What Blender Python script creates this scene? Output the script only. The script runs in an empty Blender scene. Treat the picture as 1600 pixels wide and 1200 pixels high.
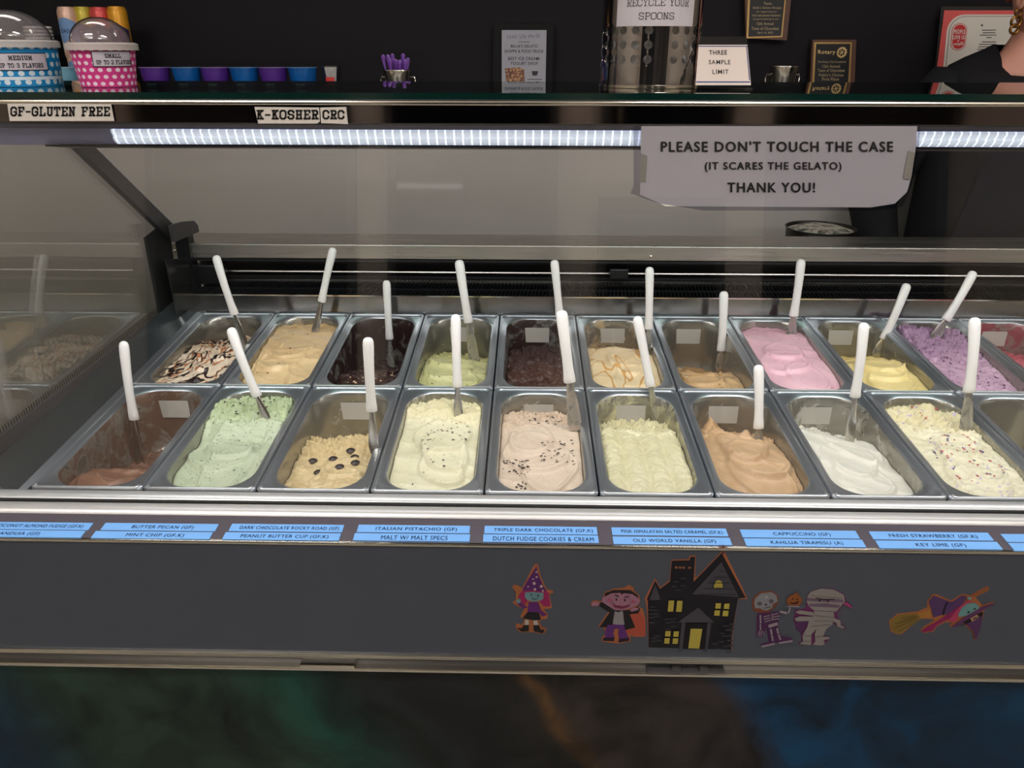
import bpy, bmesh, math, random
from mathutils import Vector, Matrix, noise
random.seed(7)
C = bpy.context.scene.collection
SC = bpy.context.scene
PI = math.pi

# ------------------------------------------------------------------ camera, world, large lamps, exposure
F = 1200.0
RW = ((0.99977727, 0.02106808, 0.00124691), (-0.00947818, 0.39542492, 0.9184494), (-0.0188569, 0.91825664, -0.39553654))
RIGHT, UP, FWD = (Vector(r) for r in RW)
CAM = Vector((0, 0, 1.5))
cam_data = bpy.data.cameras.new('camera'); cam_data.sensor_fit = 'HORIZONTAL'; cam_data.sensor_width = 36.0
cam_data.lens = F / 1600 * 36.0; cam_data.clip_start = 0.05; cam_data.clip_end = 50
cam = bpy.data.objects.new('camera', cam_data); C.objects.link(cam)
m = Matrix.Identity(4)
for r in range(3):
    m[r][0] = RIGHT[r]; m[r][1] = UP[r]; m[r][2] = -FWD[r]; m[r][3] = CAM[r]
cam.matrix_world = m
SC.camera = cam
w = bpy.data.worlds.new('world'); SC.world = w; w.use_nodes = True
w.node_tree.nodes['Background'].inputs[0].default_value = (0.9, 0.95, 1.0, 1)
w.node_tree.nodes['Background'].inputs[1].default_value = 0.05
SC.view_settings.view_transform = 'Standard'; SC.view_settings.look = 'None'
SC.view_settings.exposure = 0.0; SC.view_settings.gamma = 1.0; SC.view_settings.use_curve_mapping = False

def area(name, loc, rot, sx, sy, power, col):
    d = bpy.data.lights.new(name, 'AREA'); d.shape = 'RECTANGLE'; d.size = sx; d.size_y = sy; d.energy = power; d.color = col
    o = bpy.data.objects.new(name, d); C.objects.link(o); o.location = loc; o.rotation_euler = rot
    return o
# strip lamp of the case (under its housing, shining down and back onto the gelato)
area('case_lamp', (0.45, 1.11, 1.5 - .125), (math.radians(28), 0, 0), 2.5, .03, 6.8, (1.0, .98, .98))
# ceiling panels of the shop
for (x, y, p) in ((-1.3, -.4, 26), (1.0, -.4, 26), (-1.3, -2.3, 22), (1.0, -2.3, 22), (-.9, 1.55, 6), (1.5, 1.55, 6)):
    area('ceiling_lamp', (x, y, 2.93), (0, 0, 0), 1.1, .3, p, (1.0, .945, .90))
for (x, y) in ((-1.6, -1.6), (1.6, -1.6)):   # unseen uplights added to brighten the ceiling that the metal reflects
    area('added_uplight', (x, y, 2.45), (PI, 0, 0), 1.2, .25, 42, (1.0, .945, .90))

# ------------------------------------------------------------------ helpers
def ray(px, py): return RIGHT * ((px - 800) / F) + UP * ((600 - py) / F) + FWD
def aty(px, py, Y): d = ray(px, py); return CAM + d * (Y / d.y)
def atz(px, py, Z): d = ray(px, py); return CAM + d * ((Z - 1.5) / d.z)
def atx(px, py, X): d = ray(px, py); return CAM + d * (X / d.x)
def lin(c):
    return tuple(((v / 255) / 12.92 if v / 255 <= .04045 else ((v / 255 + .055) / 1.055) ** 2.4) for v in c) + (1.0,)

class MB:
    def __init__(s): s.v = []; s.f = []
    def add(s, vs, fs):
        n = len(s.v); s.v += [tuple(p) for p in vs]; s.f += [tuple(n + i for i in f) for f in fs]; return s
    def box(s, a, b):
        x0, y0, z0 = a; x1, y1, z1 = b
        return s.add([(x0,y0,z0),(x1,y0,z0),(x1,y1,z0),(x0,y1,z0),(x0,y0,z1),(x1,y0,z1),(x1,y1,z1),(x0,y1,z1)],
                     [(0,3,2,1),(4,5,6,7),(0,1,5,4),(1,2,6,5),(2,3,7,6),(3,0,4,7)])
    def prism(s, pts, d):
        """closed polygon of points extruded by vector d"""
        n = len(pts); d = Vector(d); P = [Vector(p) for p in pts]
        return s.add([tuple(p) for p in P] + [tuple(p + d) for p in P],
                     [tuple(range(n))[::-1], tuple(range(n, 2 * n))] + [(i, (i + 1) % n, n + (i + 1) % n, n + i) for i in range(n)])
    def lathe(s, prof, c=(0, 0, 0), n=32, a0=0, a1=2 * PI, cap0=True, cap1=True):
        full = abs(a1 - a0 - 2 * PI) < 1e-6; k = n if full else n + 1
        vs = [(c[0] + r * math.cos(a0 + (a1 - a0) * i / n), c[1] + r * math.sin(a0 + (a1 - a0) * i / n), c[2] + z) for r, z in prof for i in range(k)]
        fs = []
        for j in range(len(prof) - 1):
            for i in range(n):
                i2 = (i + 1) % k
                fs.append((j * k + i, j * k + i2, (j + 1) * k + i2, (j + 1) * k + i))
        if full and cap0: fs.append(tuple(range(k))[::-1])
        if full and cap1: fs.append(tuple((len(prof) - 1) * k + i for i in range(k)))
        return s.add(vs, fs)
    def tube(s, pts, radii, n=10, flat=None, wide=None):
        """tube through pts; radii number or list or (a,b) pairs; wide = vector of the first axis"""
        P = [Vector(p) for p in pts]; rings = []
        for i, p in enumerate(P):
            t = (P[min(i + 1, len(P) - 1)] - P[max(i - 1, 0)]).normalized()
            ref = Vector(wide) if wide else (Vector((0, 0, 1)) if abs(t.z) < .9 else Vector((1, 0, 0)))
            u = (ref - t * ref.dot(t)).normalized(); v2 = t.cross(u)
            r = radii[i] if isinstance(radii, (list, tuple)) else radii
            ra, rb = r if isinstance(r, (list, tuple)) else (r, r)
            rings.append([p + u * ra * math.cos(2 * PI * k / n) + v2 * rb * math.sin(2 * PI * k / n) for k in range(n)])
        vs = [q for g in rings for q in g]; fs = []
        for j in range(len(rings) - 1):
            for k in range(n): fs.append((j * n + k, j * n + (k + 1) % n, (j + 1) * n + (k + 1) % n, (j + 1) * n + k))
        fs.append(tuple(range(n))[::-1]); fs.append(tuple((len(rings) - 1) * n + k for k in range(n)))
        return s.add(vs, fs)
    def loops(s, rings, cap0=False, cap1=True):
        n = len(rings[0]); vs = [q for g in rings for q in g]; fs = []
        for j in range(len(rings) - 1):
            for k in range(n): fs.append((j * n + k, j * n + (k + 1) % n, (j + 1) * n + (k + 1) % n, (j + 1) * n + k))
        if cap0: fs.append(tuple(range(n))[::-1])
        if cap1: fs.append(tuple((len(rings) - 1) * n + k for k in range(n)))
        return s.add(vs, fs)
    def map(s, fn): s.v = [tuple(fn(Vector(p))) for p in s.v]; return s

def wloc(p):
    v = Vector((0, 0, 0))
    while p is not None: v += p.location; p = p.parent
    return v
def obj(name, mb, mt, parent=None, smooth=False, local=False, bevel=0, loc=None, angle=40):
    """links mb as ONE mesh object; coordinates are world unless local"""
    me = bpy.data.meshes.new(name)
    off = Vector((0, 0, 0)) if local else (wloc(parent) if parent else (Vector(loc) if loc else Vector((0, 0, 0))))
    me.from_pydata([tuple(Vector(v) - off) for v in mb.v], [], mb.f); me.update()
    bm = bmesh.new(); bm.from_mesh(me); bmesh.ops.recalc_face_normals(bm, faces=bm.faces)
    bm.to_mesh(me); bm.free()
    if mt: me.materials.append(mt)
    if smooth:
        me.polygons.foreach_set('use_smooth', [True] * len(me.polygons))
        if angle < 180:
            try: me.set_sharp_from_angle(angle=math.radians(angle))
            except Exception: pass
    o = bpy.data.objects.new(name, me); C.objects.link(o)
    if parent: o.parent = parent
    elif loc: o.location = loc
    if bevel:
        b = o.modifiers.new('bevel', 'BEVEL'); b.width = bevel; b.segments = 2; b.limit_method = 'ANGLE'
    return o
def tag(o, label=None, cat=None, group=None, kind=None):
    for k, v in (('label', label), ('category', cat), ('group', group), ('kind', kind)):
        if v: o[k] = v
    return o
def thing(name, label, cat, loc=(0, 0, 0), rot=(0, 0, 0), group=None):
    o = bpy.data.objects.new(name, None); C.objects.link(o); o.location = loc; o.rotation_euler = rot; o.empty_display_size = .05
    return tag(o, label, cat, group)

# ------------------------------------------------------------------ materials
MATS = {}
def mat(name, col, rough=.5, metal=0., spec=.5, **kw):
    if name in MATS: return MATS[name]
    mt = bpy.data.materials.new(name); mt.use_nodes = True; MATS[name] = mt
    b = mt.node_tree.nodes['Principled BSDF']
    b.inputs['Base Color'].default_value = lin(col); b.inputs['Roughness'].default_value = rough
    b.inputs['Metallic'].default_value = metal; b.inputs['Specular IOR Level'].default_value = spec
    if 'emit' in kw:
        b.inputs['Emission Color'].default_value = lin(kw.get('ecol', col)); b.inputs['Emission Strength'].default_value = kw['emit']
    if 'alpha' in kw: b.inputs['Alpha'].default_value = kw['alpha']
    if 'coat' in kw: b.inputs['Coat Weight'].default_value = kw['coat']; b.inputs['Coat Roughness'].default_value = .1
    if 'sss' in kw:
        b.inputs['Subsurface Weight'].default_value = kw['sss']; b.inputs['Subsurface Radius'].default_value = (1, .7, .5); b.inputs['Subsurface Scale'].default_value = .004
    return mt
class NT:
    def __init__(s, mt): s.t = mt.node_tree; s.n = s.t.nodes; s.l = s.t.links; s.b = s.n['Principled BSDF']
    def new(s, typ, ins=None, **at):
        nd = s.n.new(typ)
        for k, v in at.items(): setattr(nd, k, v)
        for k, v in (ins or {}).items():
            if hasattr(v, 'is_linked') or isinstance(v, bpy.types.NodeSocket): s.l.new(v, nd.inputs[k])
            else: nd.inputs[k].default_value = v
        return nd
    def coord(s): return s.new('ShaderNodeTexCoord').outputs['Object']
    def noise(s, vec, scale, detail=3, rough=.5, dist=0):
        return s.new('ShaderNodeTexNoise', {'Vector': vec, 'Scale': scale, 'Detail': detail, 'Roughness': rough, 'Distortion': dist}).outputs['Fac']
    def ramp(s, fac, stops, interp='LINEAR'):
        r = s.new('ShaderNodeValToRGB', {'Fac': fac}); e = r.color_ramp.elements; r.color_ramp.interpolation = interp
        while len(e) < len(stops): e.new(.5)
        for k, (p, c) in enumerate(stops):
            e[k].position = p; e[k].color = c if len(c) == 4 else lin(c)
        return r.outputs['Color']
    def mix(s, fac, a, b):
        nd = s.new('ShaderNodeMix', data_type='RGBA')
        for i, v in ((0, fac), (6, a), (7, b)):
            if isinstance(v, bpy.types.NodeSocket): s.l.new(v, nd.inputs[i])
            else: nd.inputs[i].default_value = v if i == 0 else lin(v)
        return nd.outputs[2]
    def math(s, op, a, b=None, c=None):
        nd = s.new('ShaderNodeMath', operation=op)
        for i, v in enumerate((a, b, c)):
            if v is None: continue
            if isinstance(v, bpy.types.NodeSocket): s.l.new(v, nd.inputs[i])
            else: nd.inputs[i].default_value = v
        return nd.outputs[0]
    def color(s, sock): s.l.new(sock, s.b.inputs['Base Color'])
    def bump(s, h, st=.3, dist=.001):
        nd = s.new('ShaderNodeBump', {'Height': h, 'Strength': st, 'Distance': dist}); s.l.new(nd.outputs[0], s.b.inputs['Normal'])
W0, B0 = (0, 0, 0, 1), (1, 1, 1, 1)

def steel(name, col, rough, streak=(3, 300, 300), amt=.12, metal=1.0):
    mt = mat(name, col, rough, metal); n = NT(mt)
    mp = n.new('ShaderNodeMapping', {'Vector': n.coord(), 'Scale': streak}).outputs[0]
    f = n.noise(mp, 1.0, 3, .6)
    r = n.new('ShaderNodeMapRange', {'Value': f, 'From Min': .3, 'From Max': .7, 'To Min': max(rough - amt, .02), 'To Max': rough + amt}).outputs[0]
    n.l.new(r, n.b.inputs['Roughness'])
    n.bump(f, .08, .0004)
    return mt
M_steel = steel('brushed_steel', (176, 172, 166), .3)
M_beam = steel('beam_steel', (186, 182, 176), .36)
M_alu = mat('aluminium_rail', (222, 222, 222), .38, .6)
M_pan = mat('pan_steel', (184, 190, 198), .34, .92)
M_chrome = mat('chrome_trim', (215, 210, 198), .15, 1.0)
M_mirror = mat('header_mirror', (104, 98, 98), .05, 1.0)
M_strip = mat('ledge_glass', (128, 122, 134), .1, .55)
M_panel = mat('dark_grey_panel', (56, 60, 69), .32, 0, .4)
M_black = mat('black_plastic', (20, 21, 24), .35)
M_blackm = mat('matt_black', (12, 12, 14), .7)
M_grey = mat('grey_frame', (62, 60, 62), .4)
M_wall = mat('black_wall_paint', (15, 13, 18), .65, 0, .2)
n = NT(M_wall); n.bump(n.noise(n.coord(), 60, 4), .25, .002)
M_counter = mat('grey_laminate', (172, 164, 155), .45)
n = NT(M_counter); n.color(n.mix(n.noise(n.coord(), 2.2, 3), (146, 141, 137), (160, 154, 148)))
M_white = mat('white_plastic', (228, 226, 224), .32, 0, .5, sss=.15)
M_paper = mat('white_paper', (222, 214, 208), .6)
M_ink = mat('black_ink', (16, 14, 15), .6)
M_led = mat('lamp_lens', (225, 232, 240), .3, emit=.75, ecol=(225, 236, 255))
n = NT(M_led)
sep = n.new('ShaderNodeSeparateXYZ', {'Vector': n.coord()})
fx = n.math('FRACT', n.math('MULTIPLY', sep.outputs[0], 1 / .0115))
ln = n.math('LESS_THAN', n.math('ABSOLUTE', n.math('SUBTRACT', fx, .5)), .1)
st = n.math('ADD', n.math('MULTIPLY', ln, .75), .56)
n.l.new(st, n.b.inputs['Emission Strength'])

def glass(name, tint=(251, 252, 252), ior=1.5, boost=1.0, haze=0):
    if name in MATS: return MATS[name]
    mt = bpy.data.materials.new(name); mt.use_nodes = True; MATS[name] = mt
    t = mt.node_tree; t.nodes.clear()
    tr = t.nodes.new('ShaderNodeBsdfTransparent'); tr.inputs[0].default_value = lin(tint)
    gl = t.nodes.new('ShaderNodeBsdfGlossy'); gl.inputs['Roughness'].default_value = 0.0
    fr = t.nodes.new('ShaderNodeFresnel')      # both faces of a pane reflect alike
    ge = t.nodes.new('ShaderNodeNewGeometry'); mr = t.nodes.new('ShaderNodeMapRange'); mr.inputs[3].default_value = ior; mr.inputs[4].default_value = 1 / ior
    t.links.new(ge.outputs['Backfacing'], mr.inputs[0]); t.links.new(mr.outputs[0], fr.inputs[0])
    mu = t.nodes.new('ShaderNodeMath'); mu.operation = 'MULTIPLY'; mu.inputs[1].default_value = boost; mu.use_clamp = True
    mx = t.nodes.new('ShaderNodeMixShader'); out = t.nodes.new('ShaderNodeOutputMaterial')
    t.links.new(fr.outputs[0], mu.inputs[0]); t.links.new(mu.outputs[0], mx.inputs[0]); t.links.new(tr.outputs[0], mx.inputs[1])
    t.links.new(gl.outputs[0], mx.inputs[2]); t.links.new(mx.outputs[0], out.inputs[0])
    if haze:
        df = t.nodes.new('ShaderNodeBsdfDiffuse'); df.inputs[0].default_value = lin((190, 180, 178)); m2 = t.nodes.new('ShaderNodeMixShader'); m2.inputs[0].default_value = haze
        t.links.new(tr.outputs[0], m2.inputs[1]); t.links.new(df.outputs[0], m2.inputs[2]); t.links.new(m2.outputs[0], mx.inputs[1])
    return mt
M_glass = glass('clear_glass')
M_endglass = glass('end_glass', (248, 249, 249), 1.5, 1.9)
M_shelfglass = glass('shelf_glass', (170, 200, 188), 1.5)
M_clear = glass('clear_plastic', (235, 235, 235), 1.45, 1.6)
M_dome = glass('dome_plastic', (235, 230, 230), 1.55, 2.6, .2)
M_green = mat('green_glass_edge', (6, 34, 30), .12)

# ------------------------------------------------------------------ lettering
FONT_CACHE = {}
def text2d(txt, bold=0.0):
    key = (txt, bold)
    if key in FONT_CACHE: return FONT_CACHE[key]
    cu = bpy.data.curves.new('t', 'FONT'); cu.body = txt; cu.size = 1; cu.offset = 0 if bold in (.010, .04) else (min(bold, .010) if 'M' in txt else bold); cu.align_x = 'CENTER'; cu.resolution_u = 3
    cu.space_character = 1.08 + bold * 2.5
    o = bpy.data.objects.new('t', cu); me = o.to_mesh()
    vs = [(v.co.x, v.co.y) for v in me.vertices]; fs = [tuple(p.vertices) for p in me.polygons]
    o.to_mesh_clear(); bpy.data.objects.remove(o); bpy.data.curves.remove(cu)
    FONT_CACHE[key] = (vs, fs); return vs, fs
SL = {
 'G': [[(4,4.4),(4,5),(3,6),(1,6),(0,5),(0,1),(1,0),(3,0),(4,1),(4,2.7),(2.4,2.7)]],
 'F': [[(.8,0),(.8,6)],[(0,6),(4,6),(4,4.5)],[(.8,3.1),(2.9,3.1)],[(0,0),(1.9,0)]],
 'L': [[(.8,0),(.8,6)],[(0,6),(1.8,6)],[(0,0),(4,0),(4,1.6)]],
 'U': [[(.6,6),(.6,1),(1.5,0),(2.7,0),(3.5,1),(3.5,6)],[(-.1,6),(1.4,6)],[(2.8,6),(4.2,6)]],
 'T': [[(0,4.5),(0,6),(4,6),(4,4.5)],[(2,6),(2,0)],[(1.1,0),(2.9,0)]],
 'E': [[(.8,0),(.8,6)],[(0,6),(4,6),(4,4.6)],[(.8,3.1),(2.9,3.1)],[(0,0),(4,0),(4,1.4)]],
 'N': [[(.6,0),(.6,6),(3.4,0),(3.4,6)],[(-.1,0),(1.4,0)],[(-.1,6),(.8,6)],[(2.7,6),(4.2,6)]],
 'R': [[(.8,0),(.8,6)],[(0,6),(3,6),(3.8,5.2),(3.8,3.8),(3,3),(.8,3)],[(2.2,3),(3.5,0)],[(0,0),(1.7,0)],[(3,0),(4.3,0)]],
 'K': [[(.8,0),(.8,6)],[(3.5,6),(.9,2.6)],[(1.8,3.6),(3.5,0)],[(0,0),(1.7,0)],[(0,6),(1.7,6)],[(2.7,6),(4.2,6)],[(2.8,0),(4.3,0)]],
 'O': [[(1,0),(3,0),(4,1),(4,5),(3,6),(1,6),(0,5),(0,1),(1,0)]],
 'S': [[(3.9,4.5),(3.9,5.2),(3,6),(1,6),(.1,5.1),(.1,3.9),(1,3.2),(3,2.8),(3.9,2.1),(3.9,.9),(3,0),(1,0),(.1,.8),(.1,1.5)]],
 'H': [[(.7,0),(.7,6)],[(3.4,0),(3.4,6)],[(.7,3),(3.4,3)],[(0,0),(1.5,0)],[(0,6),(1.5,6)],[(2.6,0),(4.1,0)],[(2.6,6),(4.1,6)]],
 'C': [[(4,4.3),(4,5),(3,6),(1,6),(0,5),(0,1),(1,0),(3,0),(4,1),(4,1.7)]],
 'I': [[(1.4,0),(1.4,6)],[(.5,0),(2.3,0)],[(.5,6),(2.3,6)]],
 'P': [[(.8,0),(.8,6)],[(0,6),(3,6),(3.9,5.2),(3.9,3.6),(3,2.8),(.8,2.8)],[(0,0),(1.8,0)]],
 'D': [[(.8,0),(.8,6)],[(0,6),(2.8,6),(3.9,5),(3.9,1),(2.8,0),(0,0)]],
 'M': [[(.6,0),(.6,6),(2.3,2),(4,6),(4,0)],[(-.1,0),(1.3,0)],[(3.3,0),(4.7,0)],[(-.1,6),(.8,6)],[(3.8,6),(4.7,6)]],
 'A': [[(.5,0),(2,6),(3.6,0)],[(1.1,2),(3,2)],[(-.1,0),(1.2,0)],[(2.9,0),(4.2,0)],[(1,6),(2.2,6)]],
 'V': [[(.5,6),(2,0),(3.6,6)],[(-.1,6),(1.3,6)],[(2.8,6),(4.2,6)]],
 'Y': [[(.4,6),(2,3),(3.6,6)],[(2,3),(2,0)],[(1.1,0),(2.9,0)],[(-.3,6),(1.2,6)],[(2.8,6),(4.3,6)]],
 '2': [[(.2,4.5),(.2,5.2),(1,6),(3,6),(3.9,5.2),(3.9,3.9),(.2,.6),(.2,0),(3.9,0),(3.9,1)]],
 '3': [[(.2,4.9),(1,6),(3,6),(3.8,5.2),(3.8,3.8),(3,3.1),(1.6,3.1)],[(3,3.1),(3.9,2.3),(3.9,.9),(3,0),(1,0),(.1,1)]],
 '-': [[(.3,2.8),(3.2,2.8)]], ' ': [] }
def slab2d(txt, t=1.15):
    vs, fs, x = [], [], 0
    for ch in txt:
        for pl in SL[ch]:
            for (ax, ay), (bx, by) in zip(pl, pl[1:]):
                d = Vector((bx - ax, by - ay)); d.normalize(); k = t / 2; n2 = Vector((-d.y, d.x)) * k; e = d * k * .8
                a = Vector((ax + x, ay)) - e; b = Vector((bx + x, by)) + e; i = len(vs)
                vs += [tuple(a - n2), tuple(b - n2), tuple(b + n2), tuple(a + n2)]; fs.append((i, i + 1, i + 2, i + 3))
        x += {'I': 2.9, ' ': 2.6, 'M': 5.1, '-': 3.6}.get(ch, 4.3) + t + .25
    return vs, fs
def letter_mb(lines, mapf, bold=.0, slab=None, thick=.0004, mb=None):
    """lines: (text, cx, cy, width, height) in the plane of mapf(x, y, lift)"""
    mb = mb or MB()
    for ln in lines:
        txt, cx, cy, wd, ht = ln[:5]; sh = ln[5] if len(ln) > 5 else 0
        vs, fs = slab2d(txt, slab) if slab else text2d(txt, bold)
        if not vs: continue
        x0 = min(v[0] for v in vs); x1 = max(v[0] for v in vs); y0 = min(v[1] for v in vs); y1 = max(v[1] for v in vs)
        sx = wd / (x1 - x0); sy = ht / (y1 - y0)
        for k, (ox, oy) in enumerate(((0, 0), (-bold, 0), (bold, 0), (0, bold * .6), (0, -bold * .6)) if bold in (.010, .04) and not slab else ((0, 0),)):
            pts = []
            for v in vs:
                X = (v[0] + ox - (x0 + x1) / 2) * sx; Y = (v[1] + oy - (y0 + y1) / 2) * sy
                pts.append(mapf(cx + X + sh * Y, cy + Y, thick))
            mb.add(pts, fs)
    return mb
def plane_map(o, ux, uy):
    o = Vector(o); ux = Vector(ux).normalized(); uy = Vector(uy).normalized(); nn = ux.cross(uy)
    return lambda x, y, h=0: o + ux * x + uy * y + nn * h

# ================================================================== THE SETTING
def struct(name, mb, mt, **k): o = obj(name, mb, mt, **k); o['kind'] = 'structure'; return o
YW = 2.5
M_floor = mat('grey_floor', (130, 126, 120), .5)
n = NT(M_floor); n.color(n.mix(n.noise(n.coord(), 5, 5), (120, 116, 110), (142, 138, 130)))
M_shop = mat('warm_shop_wall', (196, 184, 168), .7)
struct('floor', MB().box((-3.2, -3.6, -.05), (3.2, YW + .1, 0)), M_floor)
struct('ceiling', MB().box((-3.2, -3.6, 3.0), (3.2, YW + .1, 3.06)), mat('ceiling_white', (226, 222, 216), .8))
struct('wall_back', MB().box((-3.2, YW, 0), (3.2, YW + .1, 3.0)), M_wall)
struct('wall_left', MB().box((-3.3, -3.6, 0), (-3.2, YW + .1, 3.0)), M_shop)
struct('wall_right', MB().box((3.2, -3.6, 0), (3.3, YW + .1, 3.0)), M_shop)
struct('wall_front', MB().box((-3.2, -3.7, 0), (3.2, -3.6, 3.0)), M_shop)

M_dark_pane = mat('dark_reflect_pane', (14, 16, 22), .05, 0, .6); M_add_frame = mat('window_frame', (60, 58, 56), .4)  # dark windows and door added behind the camera for the steel to reflect
for k, (x0, x1, z0, z1) in enumerate(((-2.7, -1.3, .8, 2.5), (-.95, .15, .8, 2.5), (1.75, 2.9, .8, 2.5))):
    wd_ = struct('window_%d' % (k + 1), MB().box((x0, -3.6, z0 - .06), (x1, -3.54, z0)).box((x0, -3.6, z1), (x1, -3.54, z1 + .06)).box((x0 - .06, -3.6, z0 - .06), (x0, -3.54, z1 + .06)).box((x1, -3.6, z0 - .06), (x1 + .06, -3.54, z1 + .06)), M_add_frame)
    obj('pane', MB().box((x0, -3.59, z0), (x1, -3.57, z1)), M_dark_pane, wd_)
dr_ = struct('added_door_1', MB().box((.5, -3.6, 0), (.56, -3.52, 2.2)).box((1.34, -3.6, 0), (1.4, -3.52, 2.2)).box((.56, -3.6, 2.1), (1.34, -3.52, 2.2)).box((.56, -3.6, 0), (1.34, -3.55, .25)), M_add_frame)  # added like the windows, gives header and caddy something dark to mirror
obj('pane', MB().box((.56, -3.59, .25), (1.34, -3.57, 2.1)), M_dark_pane, dr_)
obj('added_door_handle', MB().tube([(.62, -3.50, .95), (.62, -3.50, 1.25)], .012, 8), M_chrome, dr_)

# back counter behind the server
ZC = 1.5 - .11
bc = thing('back_counter', 'grey back bar counter along the black wall behind the case', 'counter', (0, 2.3, 0))
obj('cabinet', MB().box((-3.0, 2.17, 0.1), (3.0, YW - .005, ZC - .03)), M_counter, bc)
obj('plinth', MB().box((-3.0, 2.21, 0.0), (3.0, YW - .005, .1)), M_blackm, bc)
obj('worktop', MB().box((-3.02, 2.15, ZC - .03), (3.02, YW - .005, ZC)), mat('dark_worktop', (26, 26, 29), .4), bc, bevel=.004)

# ================================================================== THE DISPLAY CASE
TAU = 0.07627088831215222
O = Vector((-0.56445532, 0.96254387, -0.58747815)) + CAM
PW = .168; T1 = .3255364657952481; T2 = .6746871552254559
ct, sn = math.cos(TAU), math.sin(TAU)
def pan_pt(i, t, h=0): return O + Vector((i * PW, t * ct - h * sn, t * sn + h * ct))
XL, XR = -.80, 1.62
case = thing('display_case', 'long gelato display case with grey front, steel rails and curved-edge glass', 'display case', (0, 1.2, 0))
def cz(v): return 1.5 + v
# --- base
M_paint = mat('swirled_resin', (30, 50, 45), .35, 0, .25)
n = NT(M_paint)
mp = n.new('ShaderNodeMapping', {'Vector': n.coord(), 'Location': (0, 0, 0), 'Scale': (1, 1, 1)}).outputs[0]
wn = n.new('ShaderNodeTexNoise', {'Vector': mp, 'Scale': 3.0, 'Detail': 4, 'Roughness': .55})
wv = n.new('ShaderNodeVectorMath', {0: wn.outputs['Color'], 1: (.5, .5, .5)}, operation='SUBTRACT').outputs[0]
wv = n.new('ShaderNodeVectorMath', {0: wv, 'Scale': .17}, operation='SCALE').outputs[0]
pv = n.new('ShaderNodeVectorMath', {0: mp, 1: wv}, operation='ADD').outputs[0]
sp = n.new('ShaderNodeSeparateXYZ', {'Vector': pv})
cc = n.math('ADD', sp.outputs[0], n.math('MULTIPLY', n.math('ADD', sp.outputs[2], -.62), .5))
cc = n.new('ShaderNodeMapRange', {'Value': cc, 'From Min': -.9, 'From Max': 1.0}).outputs[0]
base = n.ramp(cc, [(0, (0, 48, 74)), (.10, (34, 58, 46)), (.22, (40, 60, 50)), (.3, (22, 70, 60)), (.36, (30, 38, 38)), (.4, (24, 27, 30)), (.46, (34, 34, 34)),
                   (.475, (34, 34, 34)), (.487, (92, 66, 38)), (.497, (54, 46, 42)), (.52, (56, 50, 47)), (.62, (50, 44, 44)), (.65, (0, 62, 100)), (.8, (0, 44, 72)), (1.0, (0, 64, 100))])
n2 = n.noise(pv, 7, 6, .6, 1.2)
dk = n.ramp(n2, [(.3, (90, 90, 90)), (.65, (225, 225, 225))])
mm = n.new('ShaderNodeMix', data_type='RGBA', blend_type='MULTIPLY'); mm.inputs[0].default_value = 1
n.l.new(base, mm.inputs[6]); n.l.new(dk, mm.inputs[7]); n.color(mm.outputs[2])
obj('painted_base', MB().box((-1.7, .868, 0), (1.7, .90, cz(-.815))), M_paint, case)
obj('front_panel', MB().box((-1.7, .85, cz(-.787)), (1.7, .868, cz(-.601))), M_panel, case)
obj('shadow_gap', MB().box((-1.7, .862, cz(-.818)), (1.7, .87, cz(-.787))), mat('dark_recess', (44, 43, 46), .35), case)
obj('lower_rail', MB().box((-1.7, .846, cz(-.7905)), (1.7, .864, cz(-.7865))), M_chrome, case, bevel=.0012)
obj('lower_rail', MB().box((-1.7, .849, cz(-.796)), (1.7, .864, cz(-.7925))), M_chrome, case, bevel=.0012)
obj('base_trim', MB().box((-1.7, .852, cz(-.8235)), (1.7, .872, cz(-.8175))), M_chrome, case, bevel=.0015)
pL = aty(472, 1040, .86); pR = aty(556, 1040, .86)
obj('latch', MB().box((pL.x, .85, cz(-.8175)), (pR.x, .866, cz(-.811))), M_chrome, case, bevel=.001)
pL = aty(1010, 1050, .86); pR = aty(1130, 1050, .86)
obj('latch', MB().box((pL.x, .853, cz(-.8175)), (pR.x, .866, cz(-.8135))), M_grey, case)
for px in (1055, 1098):
    p = aty(px, 1048, .86); obj('latch_bolt', MB().box((p.x - .006, .852, cz(-.8135)), (p.x + .006, .862, cz(-.808))), M_grey, case)
# --- label ledge: a slightly sloping mirror-like strip
LD0 = Vector((0, .8965, cz(-.589))); LD1 = Vector((0, .851, cz(-.5975)))
obj('label_ledge', MB().prism([(-1.7, LD0.y, LD0.z), (-1.7, LD1.y, LD1.z), (-1.7, LD1.y, LD1.z - .003), (-1.7, LD0.y, LD0.z - .003)], (3.4, 0, 0)), M_strip, case)
obj('ledge_trim', MB().box((-1.7, .847, cz(-.6012)), (1.7, .853, cz(-.5972))), M_chrome, case, bevel=.001)
# --- two rounded aluminium rails
def rail(name, y0, y1, z0, z1, x0, x1, mt, par):
    pts = []; N = 8
    cy, ry, rz = (y0 + y1) / 2, (y1 - y0) / 2, (z1 - z0)
    for k in range(N + 1):
        a = PI - PI * k / N
        sx_ = math.copysign(abs(math.cos(a)) ** .6, math.cos(a)); sz_ = abs(math.sin(a)) ** .6
        pts.append((x0, cy + ry * sx_, z0 + rz * sz_))
    return obj(name, MB().prism(pts, (x1 - x0, 0, 0)), mt, par, smooth=True, angle=50)
obj('gap_shade_strip', MB().box((-1.7, .9245, cz(-.61)), (1.7, .9305, cz(-.5855))), M_blackm, case)  # added black strip standing in for the shade in the gap between rails
rail('bumper_rail', .8965, .9245, cz(-.605), cz(-.583), -1.7, 1.7, M_alu, case)
rail('inner_rail', .9305, .9585, cz(-.605), cz(-.584), -.775, 1.7, M_alu, case)
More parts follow.
